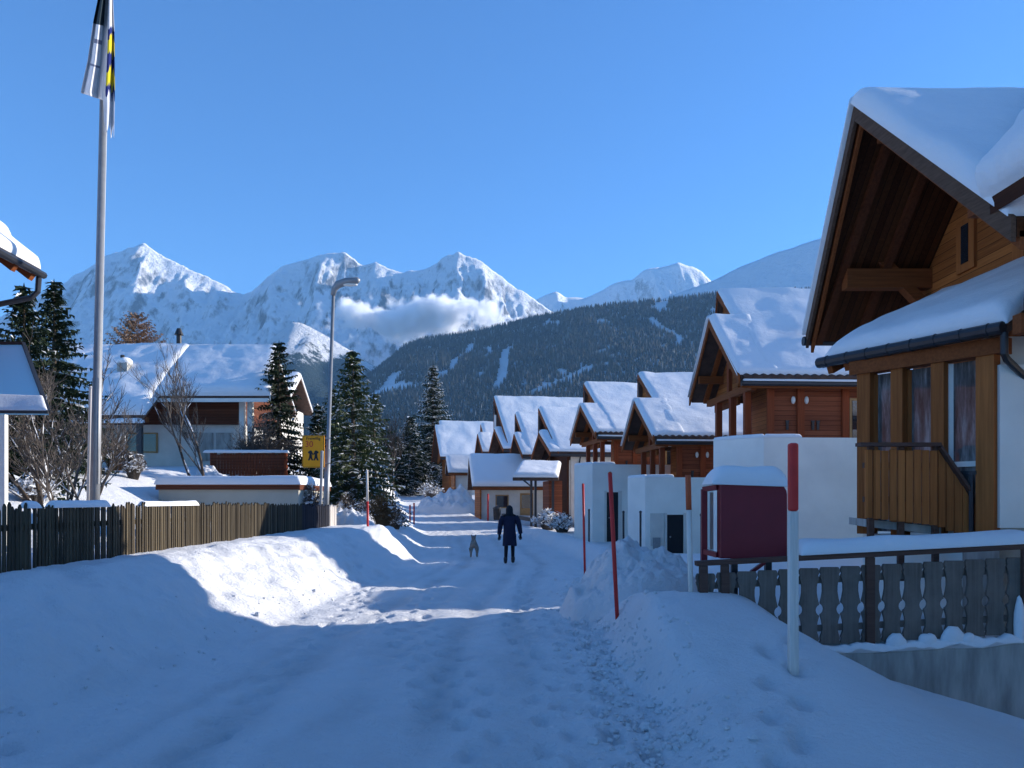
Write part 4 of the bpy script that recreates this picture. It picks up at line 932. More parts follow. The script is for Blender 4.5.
# boarded garden fence of the left chalet
g = thing('board_fence', 'brown upright board fence with a snow line in front of the left chalet', 'fence', (-11.7, 34.2, 0)); m = MB()
for k in range(24):
    x = -1.6 + k * .135; m.box((x, 0, 3.22 + .03 * math.sin(k * 1.7)), (.12, .03, .98 + .06 * math.sin(k * 2.3)))
m.bar((-1.7, .03, 3.5), (1.65, .03, 3.5), .04, .08); m.bar((-1.7, .03, 3.0), (1.65, .03, 3.0), .04, .08); m.build('boards', M['old_red'], g)
for x in (-1.65, 1.62):
    m = MB(); m.box2((x - .07, .02, 1.9), (x + .07, .14, 3.74)); m.build('fence_post', M['post_red'], g)
m = MB(); snow_patch(m, (-2.0, -.1, 3.74), (1.8, -.1, 3.74), (1.8, .16, 3.74), (-2.0, .16, 3.74), .14, .1, n=.12, amp=.04, seed=3); m.build('rail_snow', M['snow'], g, smooth=True)

# near house at the left edge: eave, rafters, conservatory roof
g = thing('eaves_house', 'house corner at the left edge with sunlit snow on its eave and a dark downpipe', 'house', (-8.55, 13, .12)); O = Vector((-8.4, 13, 0)); W = lambda x, y, z: Vector((x, y, z)) - O
E0 = W(-8.0, 7.5, 5.72); E1 = W(-8.42, 14.0, 5.72); T1 = W(-13.4, 14.0, 9.6); T0 = W(-13.4, 7.5, 9.6)
m = MB(); quad_slab(m, E0, E1, T1, T0, .10); r = m.build('roof', M['tile'], g)
m = MB(); snow_patch(m, E0 + Vector((-.5, 0, .40)), E1 + Vector((-.42, -.1, .34)), T1, T0, .24, .22, n=.1, seed=3, fade=1, amp=.05); snow_patch(m, E0, E1, E1 + Vector((-.75, 0, .58)), E0 + Vector((-.75, 0, .58)), .16, .12, n=.08, seed=5, amp=.03); m.build('roof_snow', M['roof_snow'], r, smooth=True)
m = MB(); m.extrude([E0 + Vector((-.02, 0, -.13)), E1 + Vector((-.02, 0, -.13)), E1 + Vector((-1.1, 0, .72)), E0 + Vector((-1.1, 0, .72))], (0, 0, -.02)); m.build('soffit', M['white2'], r)
for k in range(12):
    p = E0.lerp(E1, (k + .6) / 12); m = MB(); m.bar(p + Vector((-.03, 0, -.20)), p + Vector((-1.2, 0, .70)), .11, .14); m.build('rafter', M['beam'], g)
m = MB(); m.tube([E0 + Vector((.04, 0, -.10)), E1 + Vector((.04, .03, -.10))], .065, 8); gt = m.build('gutter', M['dark_metal'], g)
m = MB(); e = E1 + Vector((.0, -.05, -.12)); m.tube([e, e + Vector((-.01, -.02, -.30)), e + Vector((-.1, -.06, -.42)), e + Vector((-.62, -.3, -.62)), e + Vector((-.75, -.35, -.9)), e + Vector((-.75, -.35, -3.5))], .05, 8); m.build('downpipe', M['dark_metal'], gt)
m = MB(); m.box2(W(-9.0, 13.0, 1.0), W(-8.80, 13.3, 5.75)); m.build('corner_post', M['post_red'], g)
m = MB(); m.box2(W(-13.2, 7.7, .5), W(-9.6, 12.9, 6.2)); m.build('wall', M['old_red'], g)
g = thing('glass_canopy', 'pale blue sloping glass canopy with snow along its lower edge, left edge of the scene', 'canopy', (-8.2, 12, 0)); O = Vector((-8.2, 12, 0)); W = lambda x, y, z: Vector((x, y, z)) - O
A = W(-10.6, 11.5, 2.98); B = W(-6.92, 11.5, 2.95); C = W(-8.25, 13.0, 4.28); D = W(-10.6, 13.0, 4.28); m = MB(); quad_slab(m, A, B, C, D, .03); n = NT('sky_lit_glass'); n.base((.50, .88, 1.0)); n.set(.4, .5); pa = m.build('glass_panel', n.mat, g)  # pale blue of the reflected sky is put into the base colour
m = MB()
for a, b in ((B, C), (D, C), (A, B), (A.lerp(B, .40), D.lerp(C, .12)), (A.lerp(B, .78), D.lerp(C, .66))): m.bar(a + Vector((0, 0, .015)), b + Vector((0, 0, .015)), .05, .05)
m.build('glazing_bars', M['dark_metal'], g)
m = MB(); snow_patch(m, A + Vector((0, -.02, .02)), B + Vector((.0, -.02, .02)), B.lerp(C, .20) + Vector((0, 0, .02)), A.lerp(D, .24) + Vector((0, 0, .02)), .035, .06, n=.06, seed=9, amp=.05); m.build('edge_snow', M['snow'], g, smooth=True)
for x in (-7.62, -10.3):
    m = MB(); m.box2(W(x - .05, 11.52, .6), W(x + .03, 11.60, 2.93)); m.build('post', M['white'], g)

# ------------------------------------------------------------------ picket fence
g = thing('picket_fence', 'long weathered picket fence on the snow bank along the left of the road', 'fence', (-5.55, 6.5, 0)); O = Vector((-5.55, 6.5, 0)); rnd = random.Random(3)
zc = lambda y: 1.60 - .012 * max(0, y - 15)
def pickets(y0, y1, name, mat):
    m = MB(); y = y0
    while y < y1:
        h = zc(y) + rnd.uniform(-.045, .03); w_ = .043; x = rnd.uniform(-.008, .008); l = rnd.uniform(-.016, .016); zb = .35
        vs = [Vector((x + a, y - O.y + b * w_ / 2 + (l if z > 1 else 0), z)) for a in (-.011, .011) for (b, z) in ((-1, zb), (1, zb), (1, h - .035), (0, h), (-1, h - .035))]
        m.add(vs, [(0, 1, 2, 3, 4), (9, 8, 7, 6, 5)] + [(i, i + 5, (i + 1) % 5 + 5, (i + 1) % 5) for i in range(5)])
        y += .0735
    return m.build(name, mat, g)
for i, (y0, y1) in enumerate(((6.5, 8.9), (8.95, 11.35), (11.4, 13.8), (13.85, 16.25), (16.3, 19.0), (19.05, 20.3))): pickets(y0, y1, 'picket_panel', M['picket'])
pickets(20.35, 23.4, 'shaded_picket_panel', M['picket_shade'])['label'] = 'far panel of the fence with shade coloured into its boards'  # shaded stretch of the fence, drawn with darker boards
pickets(23.45, 24.3, 'picket_panel', M['polewood'])['label'] = 'end panel of the fence with sunlight coloured into its boards'  # sunlit stretch of the fence, drawn with paler boards
for y in (6.6, 8.925, 11.375, 13.825, 16.275, 19.025, 20.325, 23.425):
    m = MB(); m.box2((-.16, y - O.y - .05, .3), (-.06, y - O.y + .05, zc(y) - .08)); m.build('fence_post', M['picket'], g)
for z in (.75, 1.35):
    m = MB(); m.bar((-.035, 0, z), (-.035, 17.8, z - .08), .045, .07); m.build('cross_rail', M['picket'], g)
for y0, y1 in ((8.8, 9.05), (9.3, 10.6), (11.6, 13.6)):
    m = MB(); snow_patch(m, (-.10, y0 - O.y, zc(y0) - .05), (.03, y0 - O.y, zc(y0) - .05), (.03, y1 - O.y, zc(y1) - .05), (-.10, y1 - O.y, zc(y1) - .05), .075, .06, n=.05, amp=.03, seed=y0); m.build('snow_cap', M['snow'], g, smooth=True)

# ------------------------------------------------------------------ lamp post, sign, flag pole
b = at(325, 500, 24.0); b.z = .6; t = at(333.5, 292, 24.0); g = thing('street_lamp', 'tall galvanised street lamp with a curved head, behind the picket fence', 'street lamp', b); L = t - b
m = MB(); m.tube([(0, 0, 0), L * .35], [.095, .085], 12); m.tube([L * .35, L * .352, L], [.085, .062, .05], 12); m.build('mast', M['steel'], g, smooth=True)
m = MB(); a = L; m.tube([a + Vector((-.02, 0, -.1)), a + Vector((.02, 0, .08)), a + Vector((.14, -.03, .22)), a + Vector((.42, -.08, .30)), a + Vector((.78, -.12, .33)), a + Vector((.84, -.12, .31))], [.075, .095, .12, .12, .10, .05], 12)
m.build('lamp_head', M['steel'], g, smooth=True)
m = MB(); m.ball(a + Vector((.52, -.09, .20)), (.26, .09, .05), 12, 6); m.build('lamp_glass', M['lampglass'], g, smooth=True)
c = at(313.3, 451.5, 23.82); g = thing('speed_sign', 'yellow sign with a red 30 and dark children figures, on the street lamp', 'sign', c, R(-3))
w_, h_ = .70, 1.0; pts = [(x * (w_ / 2 - .04) + .04 * math.cos(a) , z * (h_ / 2 - .04) + .04 * math.sin(a)) for x, z, a0 in ((1, 1, 0), (-1, 1, 90), (-1, -1, 180), (1, -1, 270)) for a in (R(a0), R(a0 + 45), R(a0 + 90))]
m = MB(); m.extrude([(x, 0, z) for x, z in pts], (0, .025, 0)); m.build('sign_plate', M['yellow'], g)
m = MB()
for k in range(4):
    a, b2 = ((-.33, .48), (.33, .48)) if k == 0 else ((-.33, -.48), (.33, -.48)) if k == 1 else ((-.33, -.48), (-.33, .48)) if k == 2 else ((.33, -.48), (.33, .48)); m.bar((a[0], -.003, a[1]), (b2[0], -.003, b2[1]), .004, .012, up=(0, 0, 1) if k < 2 else (1, 0, 0))
m.build('sign_border', M['black'], g)
def text(s, size, loc, mat, name, parent):
    cu = bpy.data.curves.new(name, 'FONT'); cu.body = s; cu.size = size; cu.align_x = 'CENTER'; cu.align_y = 'CENTER'; cu.extrude = .002
    o = bpy.data.objects.new(name, cu); COL.objects.link(o); bpy.context.view_layer.update()
    me = bpy.data.meshes.new_from_object(o.evaluated_get(bpy.context.evaluated_depsgraph_get())); bpy.data.objects.remove(o)
    me.materials.clear(); me.materials.append(mat); o = bpy.data.objects.new(name, me); COL.objects.link(o); o.parent = parent; o.location = loc; o.rotation_euler = (R(90), 0, 0); return o
text('Freiwillig', .125, (0, -.006, .40), M['black'], 'sign_text', g)
text('30', .26, (-.13, -.006, .22), M['redpaint'], 'sign_number', g)
for x, sg in ((-.085, -1), (.085, 1)):
    m = MB(); m.ball((x, -.004, -.02), (.052, .004, .052), 12, 8)
    m.extrude([(x - .085, -.006, -.045 - .03 * sg), (x - .02, -.006, -.02 + .05), (x + .02, -.006, .03), (x + .085, -.006, -.045 + .03 * sg), (x + .07, -.006, -.085 + .03 * sg), (x + .035, -.006, -.065), (x + .05, -.006, -.2), (x + .085, -.006, -.27), (x + .04, -.006, -.28), (x, -.006, -.21), (x - .04, -.006, -.28), (x - .085, -.006, -.27), (x - .05, -.006, -.2), (x - .035, -.006, -.065), (x - .07, -.006, -.085 - .03 * sg)], (0, .004, 0)); m.build('child_figure', M['black'], g)
for z in (.42, -.36):
    m = MB(); m.bar((.30, .04, z), (.50, .14, z), .03, .035); m.build('clamp', M['steel'], g)
b = at(320, 500, 23.6); b.z = .55; t = at(322, 452, 23.6); g = thing('sign_post', 'short pale grey tube post just left of the street lamp', 'post', b); m = MB(); m.tube([(0, 0, 0), t - b], .045, 10); m.build('tube', M['steel'], g); m = MB(); m.ball(t - b, .05, 8, 5); m.build('tube_cap', M['steel'], g)
b = at(93.5, 500, 13.6); b.z = .7; t = at(106.5, -30, 13.6); g = thing('flag_pole', 'tall grey metal flag pole behind the picket fence', 'flag pole', b); L = t - b
m = MB(); m.tube([(0, 0, 0), L * .3, L * .301, L], [.085, .08, .072, .058], 14); m.build('pole', M['steel'], g, smooth=True)
m = MB(); m.tube([L, L * 1.012], .075, 12); m.build('pole_cap', M['steel'], g)
m = MB(); m.tube([L * .12 + Vector((.09, -.04, 0)), L * .6 + Vector((.10, -.06, 0)), L * .97 + Vector((.085, -.03, 0))], .006, 5); m.build('halyard', M['white'], g)
b = at(88.5, 498, 14.4); b.z = .9; t = at(91, 388, 14.4); g = thing('garden_pole', 'slim pale wooden pole beside the foot of the flag pole', 'pole', b); m = MB(); m.tube([(0, 0, 0), t - b], [.05, .035], 8); m.build('shaft', M['polewood'], g); m = MB(); m.ball(t - b, .04, 8, 5); m.build('shaft_tip', M['polewood'], g)
# flag: cloth hanging in folds round the pole
def cloth(name, px0, px1, ytop, ybot, Y, folds, amp, mat, label, frayed=False, parts=()):
    tl = at(0, ytop, Y); n = 40; rows = 44; rr = random.Random(2); fr = [rr.uniform(0, 1) for _ in range(n + 1)]
    g = thing(name, label, 'flag', at((px0 + px1) / 2, ybot, Y)); O = g.location; vs = []
    for j in range(rows + 1):
        t = j / rows
        for i in range(n + 1):
            u = i / n; yb = ybot + (fr[i] * 20 - 26 * abs(u - .55) if frayed else 6 * math.sin(u * 7) - 10 * (1 - u)); y = lerp(ytop, yb, t)
            xa = interp(px0, y) if isinstance(px0, list) else px0; xb = interp(px1, y) if isinstance(px1, list) else px1
            p = at(lerp(xa, xb, u), y, Y + amp * math.sin(u * folds * 6.28 + .8 * t) * (.4 + .6 * t)); vs.append(p - O)
    return g, vs, n, rows
def cloth_build(nm, vs, n, rows, matf, mats, g, i0, i1):
    m = MB(); m.v = [tuple(v) for v in vs]
    for j in range(rows):
        for i in range(i0, i1): m.f.append((j * (n + 1) + i, j * (n + 1) + i + 1, (j + 1) * (n + 1) + i + 1, (j + 1) * (n + 1) + i)); m.m.append(matf(i / n, j / rows))
    o = m.build(nm, mats, g, smooth=True); s = o.modifiers.new('thickness', 'SOLIDIFY'); s.thickness = .006; return o
FG = m_plain('grey_white_flag_cloth', (.60, .60, .62), .9, .1, var=.10, scale=5, bump=.2, bscale=14, bdist=.02); FB = m_plain('navy_flag_cloth', (.02, .03, .14), .9, .1); FY = m_plain('yellow_flag_cloth', (.62, .50, .03), .9, .1); FD = m_plain('dark_green_grey_flag_cloth', (.03, .045, .055), .9, .1); FN = m_plain('dull_flag_mark', (.17, .18, .24), .9, .1)
def flag():
    Y = 13.45; g = thing('flag', 'drooping grey white flag with navy and yellow diamonds and frayed edge', 'flag', at(100, 110, Y)); O = g.location.copy(); n, rows = 36, 60; vs = []
    lx = [(-30, 103), (0, 98), (22, 93.5), (60, 88), (92, 81), (105, 84)]; rx = [(-30, 111), (0, 113), (30, 114.5), (90, 115), (140, 114)]
    rr = random.Random(4); fr = [rr.uniform(0, 22) for _ in range(n + 1)]
    for j in range(rows + 1):
        for i in range(n + 1):
            u = i / n; yb = 93 + 8 * u / .7 if u < .66 else 118 + fr[i]; y = lerp(-30, yb, j / rows); x = lerp(interp(lx, y), interp(rx, y), u)
            d = .10 * math.sin(u * 6.28 * 2.4 + .9 * j / rows) + .05 * math.sin(u * 21) - (.08 if u < .45 else -.0)
            vs.append(at(x, y, Y - .12 + d) - O)
    cloth_build('flag_cloth', vs, n, rows, lambda u, t: 1 if (u < .5 and t < .42) or False else (2 if u < .45 and (.545 < t < .575 and u > .12 or .735 < t < .765 and u > .1) else 0), [FG, FD, FN], g, 0, int(n * .66))
    def dm(u, t):
        y = -30 + t * 158
        if y < 27 or y > 92 or u < .7: return 0
        q = (y - 27) / 32.5 % 1.0; c = abs(q - .5) * 2; k = abs((u - .86) / .16)
        return 2 if c < .62 - .3 * k else 1
    cloth_build('flag_edge', vs, n, rows, dm, [FG, FB, FY], g, int(n * .66), n)
flag()

# ------------------------------------------------------------------ snow heap, bin, edging
def heap(name, label, c, rx, ry, h, seed, mat, group=None, zb=-.15):
    m = MB(); n = 70; vs = []; 
    for j in range(n + 1):
        for i in range(n + 1):
            u = -1 + 2 * i / n; v = -1 + 2 * j / n; d = math.hypot(u, v); d *= 1 + .18 * noise.noise(Vector((u * 1.6, v * 1.6, seed)))
            z = h * max(0, 1 - d ** 2.6) ** .75 if d < 1 else 0
            z *= 1 + .5 * fbm(u * 1.5 + seed, v * 1.5, seed, 3) ; z += h * .055 * ridge_noise(u * 4 + seed, v * 4, 4) + h * .22 * fbm(u * 6, v * 6, seed, 4) * min(1, 3 * max(0, 1 - d)) + h * .10 * fbm(u * 17, v * 17, seed, 2) * min(1, 3 * max(0, 1 - d)) * (1 if d < .95 else 0) * max(0, 1 - d) ** .4
            z = max(z, 0) * clamp((1 - max(abs(u), abs(v))) * 5); vs.append((u * rx, v * ry, ground_z(c[0] + u * rx, c[1] + v * ry) - c[2] + z - .07 * (1 - clamp(z / .15))))
    m.add(vs, [(j * (n + 1) + i, j * (n + 1) + i + 1, (j + 1) * (n + 1) + i + 1, (j + 1) * (n + 1) + i) for j in range(n) for i in range(n)])
    o = m.build(name, mat, smooth=True); o.location = c; tag(o, label, 'snow heap', group); return o
c = at(640, 612, 11.3); heap('snow_heap', 'rough shovelled snow heap at the right road edge, in front of the chalets', (c.x - .08, 11.6, .08), 1.12, 1.1, .56, 3.3, M['heap'])
c = at(455, 512, 58); heap('snow_heap', 'ploughed snow heap on the far bend in front of the low garages', (-4.7, 60, .8), 3.0, 3.0, 1.3, 1.3, M['heap'], zb=-.4)
c = at(228, 470, 32); heap('snow_heap', 'snow heap on the slope behind the flat garage', (c.x, 32.5, 2.35), 1.6, 1.2, .75, 8.3, M['heap'])
c = at(347, 502, 29); heap('snow_heap', 'rounded snow heap under the tall spruces by the road', (c.x, 29.5, .7), 1.3, 1.2, .9, 5.1, M['heap'])
c = at(497, 521, 50); g = thing('litter_bin', 'small dark litter bin at the roadside beyond the walker', 'bin', (c.x, 50, .35)); m = MB(); m.tube([(0, 0, 0), (0, 0, .72)], [.22, .26], 12); m.build('bin_body', M['black'], g); m = MB(); m.tube([(0, 0, .722), (0, 0, .80), (0, 0, .9)], [.28, .28, .05], 12); m.build('bin_lid', M['dark_metal'], g)
a = at(503, 516, 47); b = at(566, 526, 38); g = thing('edging_beam', 'long dark timber edging beam lying between the carport and the road', 'beam', a); m = MB(); m.bar((0, 0, .05), b - a + Vector((0, 0, .05)), .2, .2); m.build('timber', M['black'], g)

# clods thrown up along the ploughed edges of the road
rr = random.Random(9); m = MB()
for k in range(1500):
    y = 4.0 + 14 * rr.random() ** 1.6; xc = interp(XC, y); hw = interp(HW, y); sd = 1 if rr.random() < .93 else -1
    x = xc + sd * (hw + rr.gauss(-.12 if sd > 0 else .25, .22)); s = rr.uniform(.008, .028) * (1.8 if rr.random() < .08 else 1); n = 6; c = Vector((x, y, ground_z(x, y) + s * .25)); vs = []
    for j in range(1, 4):
        for i in range(n): t = j * math.pi / 4; a = 6.283 * i / n; q = s * rr.uniform(.7, 1.2); vs.append(c + Vector((q * math.sin(t) * math.cos(a), q * math.sin(t) * math.sin(a), q * .8 * math.cos(t))))
    vs += [c + Vector((0, 0, s * .8)), c - Vector((0, 0, s * .8))]
    m.add(vs, [(j * n + i, (j + 1) * n + i, (j + 1) * n + (i + 1) % n, j * n + (i + 1) % n) for j in range(2) for i in range(n)] + [(i, (i + 1) % n, 3 * n) for i in range(n)] + [(2 * n + (i + 1) % n, 2 * n + i, 3 * n + 1) for i in range(n)])
m.build('snow_clods', M['road'], kind='stuff')
# ------------------------------------------------------------------ trees
def spruce(name, label, base, h, r, seed, snow=.25, mat='needle', droop=.35, layers=None, density=1.0, low=.06, cat='tree', group=None, ragged=.35, leaf=.2, tip=1.0, layered=0.0):
    rr = random.Random(seed); g = thing(name, label, cat, base, 0, group); m = MB(); N = int(h * 30 * density); NL = layers or int(h * 3)
    for b in range(N):
        t = low + (1 - low) * (1 - (1 - (b + .5) / N) ** .80)
        if layered: t = lerp(t, low + (1 - low) * (round((t - low) * NL) / NL), layered * rr.uniform(.8, 1.0))
        t = min(.985, t + rr.uniform(-.01, .01)); z = h * t
        lob = 1 + ragged * (noise.noise(Vector((seed * 3.1, t * 9, (b % 7) * .9))) - .15)
        a = b * 2.39996 + rr.uniform(-.4, .4); lob *= 1 + .22 * noise.noise(Vector((math.cos(a) * 1.3, math.sin(a) * 1.3, t * 7 + seed)))
        Lb = (r * (1 - t) ** tip * rr.uniform(.62, 1.06) * lob + .07); el = rr.uniform(-.05, .22) + (.35 * t if t > .6 else 0)
        d = Vector((math.cos(a), math.sin(a), 0)); s = Vector((-d.y, d.x, 0)); ns = max(3, int(Lb / leaf * 1.35)); sb = noise.noise(Vector((a, t * 20, seed))) + .5
        for k in range(ns):
            f = (k + .7) / ns
            if f < .3 and Lb > .7 and rr.random() < .6: continue
            p = d * (Lb * f) + Vector((0, 0, z + Lb * (el * f - droop * f * f + .16 * f ** 4)))
            w = leaf * rr.uniform(.65, 1.35) * (1.2 - .65 * f) + .045
            for sd in (-1, 1):
                q = p + s * sd * w * rr.uniform(.7, 1.4) + d * w * rr.uniform(.2, 1.0) - Vector((0, 0, w * rr.uniform(.1, .7)))
                e = p + d * w * rr.uniform(.4, .9) + s * sd * w * .3 + Vector((0, 0, rr.uniform(-.25, .05) * w))
                m.mi = 1 if rr.random() < snow * 1.3 * sb * (.4 + f) else 0
                up = Vector((0, 0, w * .14 if m.mi else 0))
                m.add([p + up, q + up, e + up], [(0, 1, 2)])
                hang = p + s * sd * w * rr.uniform(.1, .6) - Vector((0, 0, w * rr.uniform(.5, 1.1))) + d * w * rr.uniform(-.2, .3)
                m.mi = 0; m.add([p + d * w * .3, p - d * w * .25, hang], [(0, 1, 2)])
    m.mi = 0
    for k in range(14):
        a = k * 2.4; m.add([(0, 0, h * 1.01), (.05 * math.cos(a), .05 * math.sin(a), h * .95), (.1 * math.cos(a + .5), .1 * math.sin(a + .5), h * .93)], [(0, 1, 2)])
    m.build('crown', [M[mat], M['treesnow']], g)
    m = MB(); m.tube([(0, 0, -.4), (0, 0, h * .5), (0, 0, h * .98)], [h * .017 + .03, h * .010 + .02, .012], 8); m.build('trunk', M['bark'], g); return g
def bare_tree(name, label, base, h, seed, stems=1, spread=.5, mat='twig', snow=.0, levels=5, trunk_r=.09, cat='tree', group=None, fork=(2, 4), lean=.08, up=.35, dense=1.0, first=.28):
    rr = random.Random(seed); g = thing(name, label, cat, base, 0, group); tr = MB(); cr = MB(); sn = cr
    def grow(p, d, L, rad, lv):
        n = 4; pts = [p]; q = p; dd = d
        for k in range(n):
            dd = (dd + Vector((rr.uniform(-1, 1), rr.uniform(-1, 1), rr.uniform(-.3, 1) * up)) * .16).normalized(); q = q + dd * L / n; pts.append(q)
        rads = [lerp(rad, rad * .62, k / n) for k in range(n + 1)]
        (tr if lv == 0 else cr).tube(pts, rads, 7 if lv == 0 else 5 if lv < 3 else 3, cap=lv < 2)
        if snow and lv < 4 and rr.random() < snow:
            a, b = pts[1], pts[3]; cr.mi = 1; sn.tube([a + Vector((0, 0, rad * .7)), (a + b) / 2 + Vector((0, 0, rad * 1.15)), b + Vector((0, 0, rad * .7))], [rad * .4, rad * 1.0, rad * .4], 6); cr.mi = 0
        if lv >= levels: return
        nb = rr.randint(*fork) + (1 if lv >= 2 else 0)
        for b in range(nb):
            f = rr.uniform(first if lv else .4, 1.0); i = min(n - 1, int(f * n)); s = pts[i].lerp(pts[i + 1], f * n - i)
            ax = Vector((rr.uniform(-1, 1), rr.uniform(-1, 1), rr.uniform(-.4, .6))).normalized()
            nd = (dd * (1 - spread) + ax * spread * 1.25 + Vector((0, 0, up * .4))).normalized()
            grow(s, nd, L * rr.uniform(.48, .78), max(.006, rad * rr.uniform(.38, .58)), lv + 1)
        grow(q, dd, L * rr.uniform(.6, .8), max(.006, rad * .6), lv + 1)
    for s in range(stems):
        a = s * 6.283 / max(1, stems) + rr.random(); d = Vector((math.cos(a) * lean, math.sin(a) * lean, 1)).normalized()
        grow(Vector((math.cos(a) * .12 * (stems > 1), math.sin(a) * .12 * (stems > 1), -.25)), d, h * .42, trunk_r * rr.uniform(.75, 1.1), 0)
    tr.build('trunk', M['bark'], g, smooth=True); cr.build('crown', [M[mat], M['treesnow']], g)
    return g
def shrub(name, label, base, r, h, seed, snow=.5, mat='twig_brown', n=260, group=None, cat='shrub', leaf=.09):
    rr = random.Random(seed); g = thing(name, label, cat, base, 0, group); m = MB(); c = MB()
    for k in range(n):
        a = rr.random() * 6.283; q = rr.random() ** .6; t = Vector((math.cos(a) * r * q, math.sin(a) * r * q, h * (1 - .45 * q * q) * rr.uniform(.6, 1.05)))
        mid = t * .5 + Vector((rr.uniform(-.1, .1), rr.uniform(-.1, .1), h * .12)) * r
        m.tube([Vector((t.x * .25, t.y * .25, -.1)), mid, t], [.012, .009, .005], 3, cap=False)
        for j in range(3):
            p = mid.lerp(t, rr.random()) + Vector((rr.uniform(-1, 1), rr.uniform(-1, 1), rr.uniform(-1, 1))) * .12 * r; w = leaf * rr.uniform(.6, 1.6)
            c.mi = 1 if rr.random() < snow else 0
            c.add([p, p + Vector((rr.uniform(-w, w), rr.uniform(-w, w), rr.uniform(-.5, .9) * w)), p + Vector((rr.uniform(-w, w), rr.uniform(-w, w), rr.uniform(-.5, .9) * w)), ], [(0, 1, 2)])
    m.build('stems', M[mat], g); c.build('leaves', [M[mat], M['treesnow']], g); return g
def on(px, Y, dz=-.1):
    x = (px - 512) * Y / F; return Vector((x, Y, ground_z(x, Y, False) + dz))
def sp_at(px, ytop, Y, **k):
    b = on(px, Y); t = at(px, ytop, Y); return b, t.z - b.z
b, h = sp_at(24, 284, 24); spruce('spruce', 'dark dense spruce at the left edge behind the house corner', b, h, 2.7, 1, .14, group='spruces in the gardens', density=1.5)
b, h = sp_at(54, 280, 27); spruce('spruce', 'dark spruce with a pointed tip rising left of the snowy farmhouse roof', b, h, 2.7, 2, .14, group='spruces in the gardens', density=1.5)
b, h = sp_at(8, 400, 21); spruce('spruce', 'low broad dark spruce under the glass canopy', b, h, 2.2, 12, .12, group='spruces in the gardens', density=1.8, low=.02)
b, h = sp_at(279, 341, 38); spruce('spruce', 'narrow dark spruce at the right corner of the snowy farmhouse', b, h, 2.3, 3, .12, group='spruces in the gardens', density=1.5, tip=.7)
b, h = sp_at(353, 350, 33); spruce('spruce', 'tall greenish spruce right of the street lamp', b, h, 2.5, 4, .42, 'needle_lit', group='spruces in the gardens', density=1.5, tip=.75, ragged=.5)
b, h = sp_at(334, 388, 36); spruce('spruce', 'slim spruce just right of the lamp mast, left of the tall greenish one', b, h, 1.7, 5, .4, 'needle_lit', group='spruces in the gardens', density=1.3, tip=.8)
b, h = sp_at(318, 403, 38); spruce('spruce', 'small spruce with snow flecks behind the yellow sign', b, h, 1.6, 6, .45, group='spruces in the gardens', density=1.3, tip=.8)
b, h = sp_at(374, 392, 36); spruce('spruce', 'loose open spruce between the tall greenish one and the bare birch', b, h, 1.9, 7, .45, 'needle_lit', group='spruces in the gardens', density=.9, ragged=.6, tip=.7)
b, h = sp_at(433, 360, 96); spruce('spruce', 'lone frosted spruce with layered white branches at the road bend', b, h, 5.2, 8, .8, group='spruces in the gardens', droop=.34, layers=26, density=1.5, leaf=.38, tip=.9, layered=.8)
b, h = sp_at(411, 416, 92); spruce('spruce', 'short frosted spruce left of the lone layered spruce', b, h, 3.6, 9, .6, group='spruces in the gardens', layers=20, density=1.4, leaf=.4, tip=.7)
b, h = sp_at(452, 440, 90); spruce('spruce', 'small frosted spruce at the foot of the lone layered spruce', b, h, 2.8, 10, .6, group='spruces in the gardens', layers=14, density=1.3, leaf=.4, tip=.6)
b, h = sp_at(396, 436, 88); spruce('spruce', 'low snow dusted spruce beyond the brown bush', b, h, 3.2, 11, .4, group='spruces in the gardens', layers=18, density=1.4, leaf=.36, tip=.6)
b, h = sp_at(137, 313, 74); spruce('larch', 'brown larch standing behind the snowy farmhouse roof', b, h, 6.0, 21, .03, 'larch', density=1.2, leaf=.30, droop=.0, tip=.6, ragged=.3)
b = on(200, 30); bare_tree('birch', 'bare branched birch with two stems in front of the snowy farmhouse', b, 5.7, 31, stems=2, snow=.3, levels=5, fork=(1, 3), trunk_r=.085, spread=.33, up=.6)
b = on(62, 17.5); bare_tree('fruit_tree', 'bare fruit tree with snow in its forks, left of the flag pole', b, 3.7, 34, stems=5, snow=.7, levels=5, trunk_r=.062, fork=(1, 3), spread=.42, lean=.42, up=.5)
b = on(388, 38); bare_tree('birch', 'thin bare frosted birch right of the spruces', b, 5.0, 38, stems=2, snow=.3, levels=5, trunk_r=.06, spread=.4, up=.6)
b = on(262, 36); bare_tree('birch', 'thin bare tree at the corner of the snowy farmhouse', b, 3.6, 40, stems=3, snow=.1, levels=5, trunk_r=.05, spread=.5, up=.5)
G_ = 'snow dusted garden shrubs'
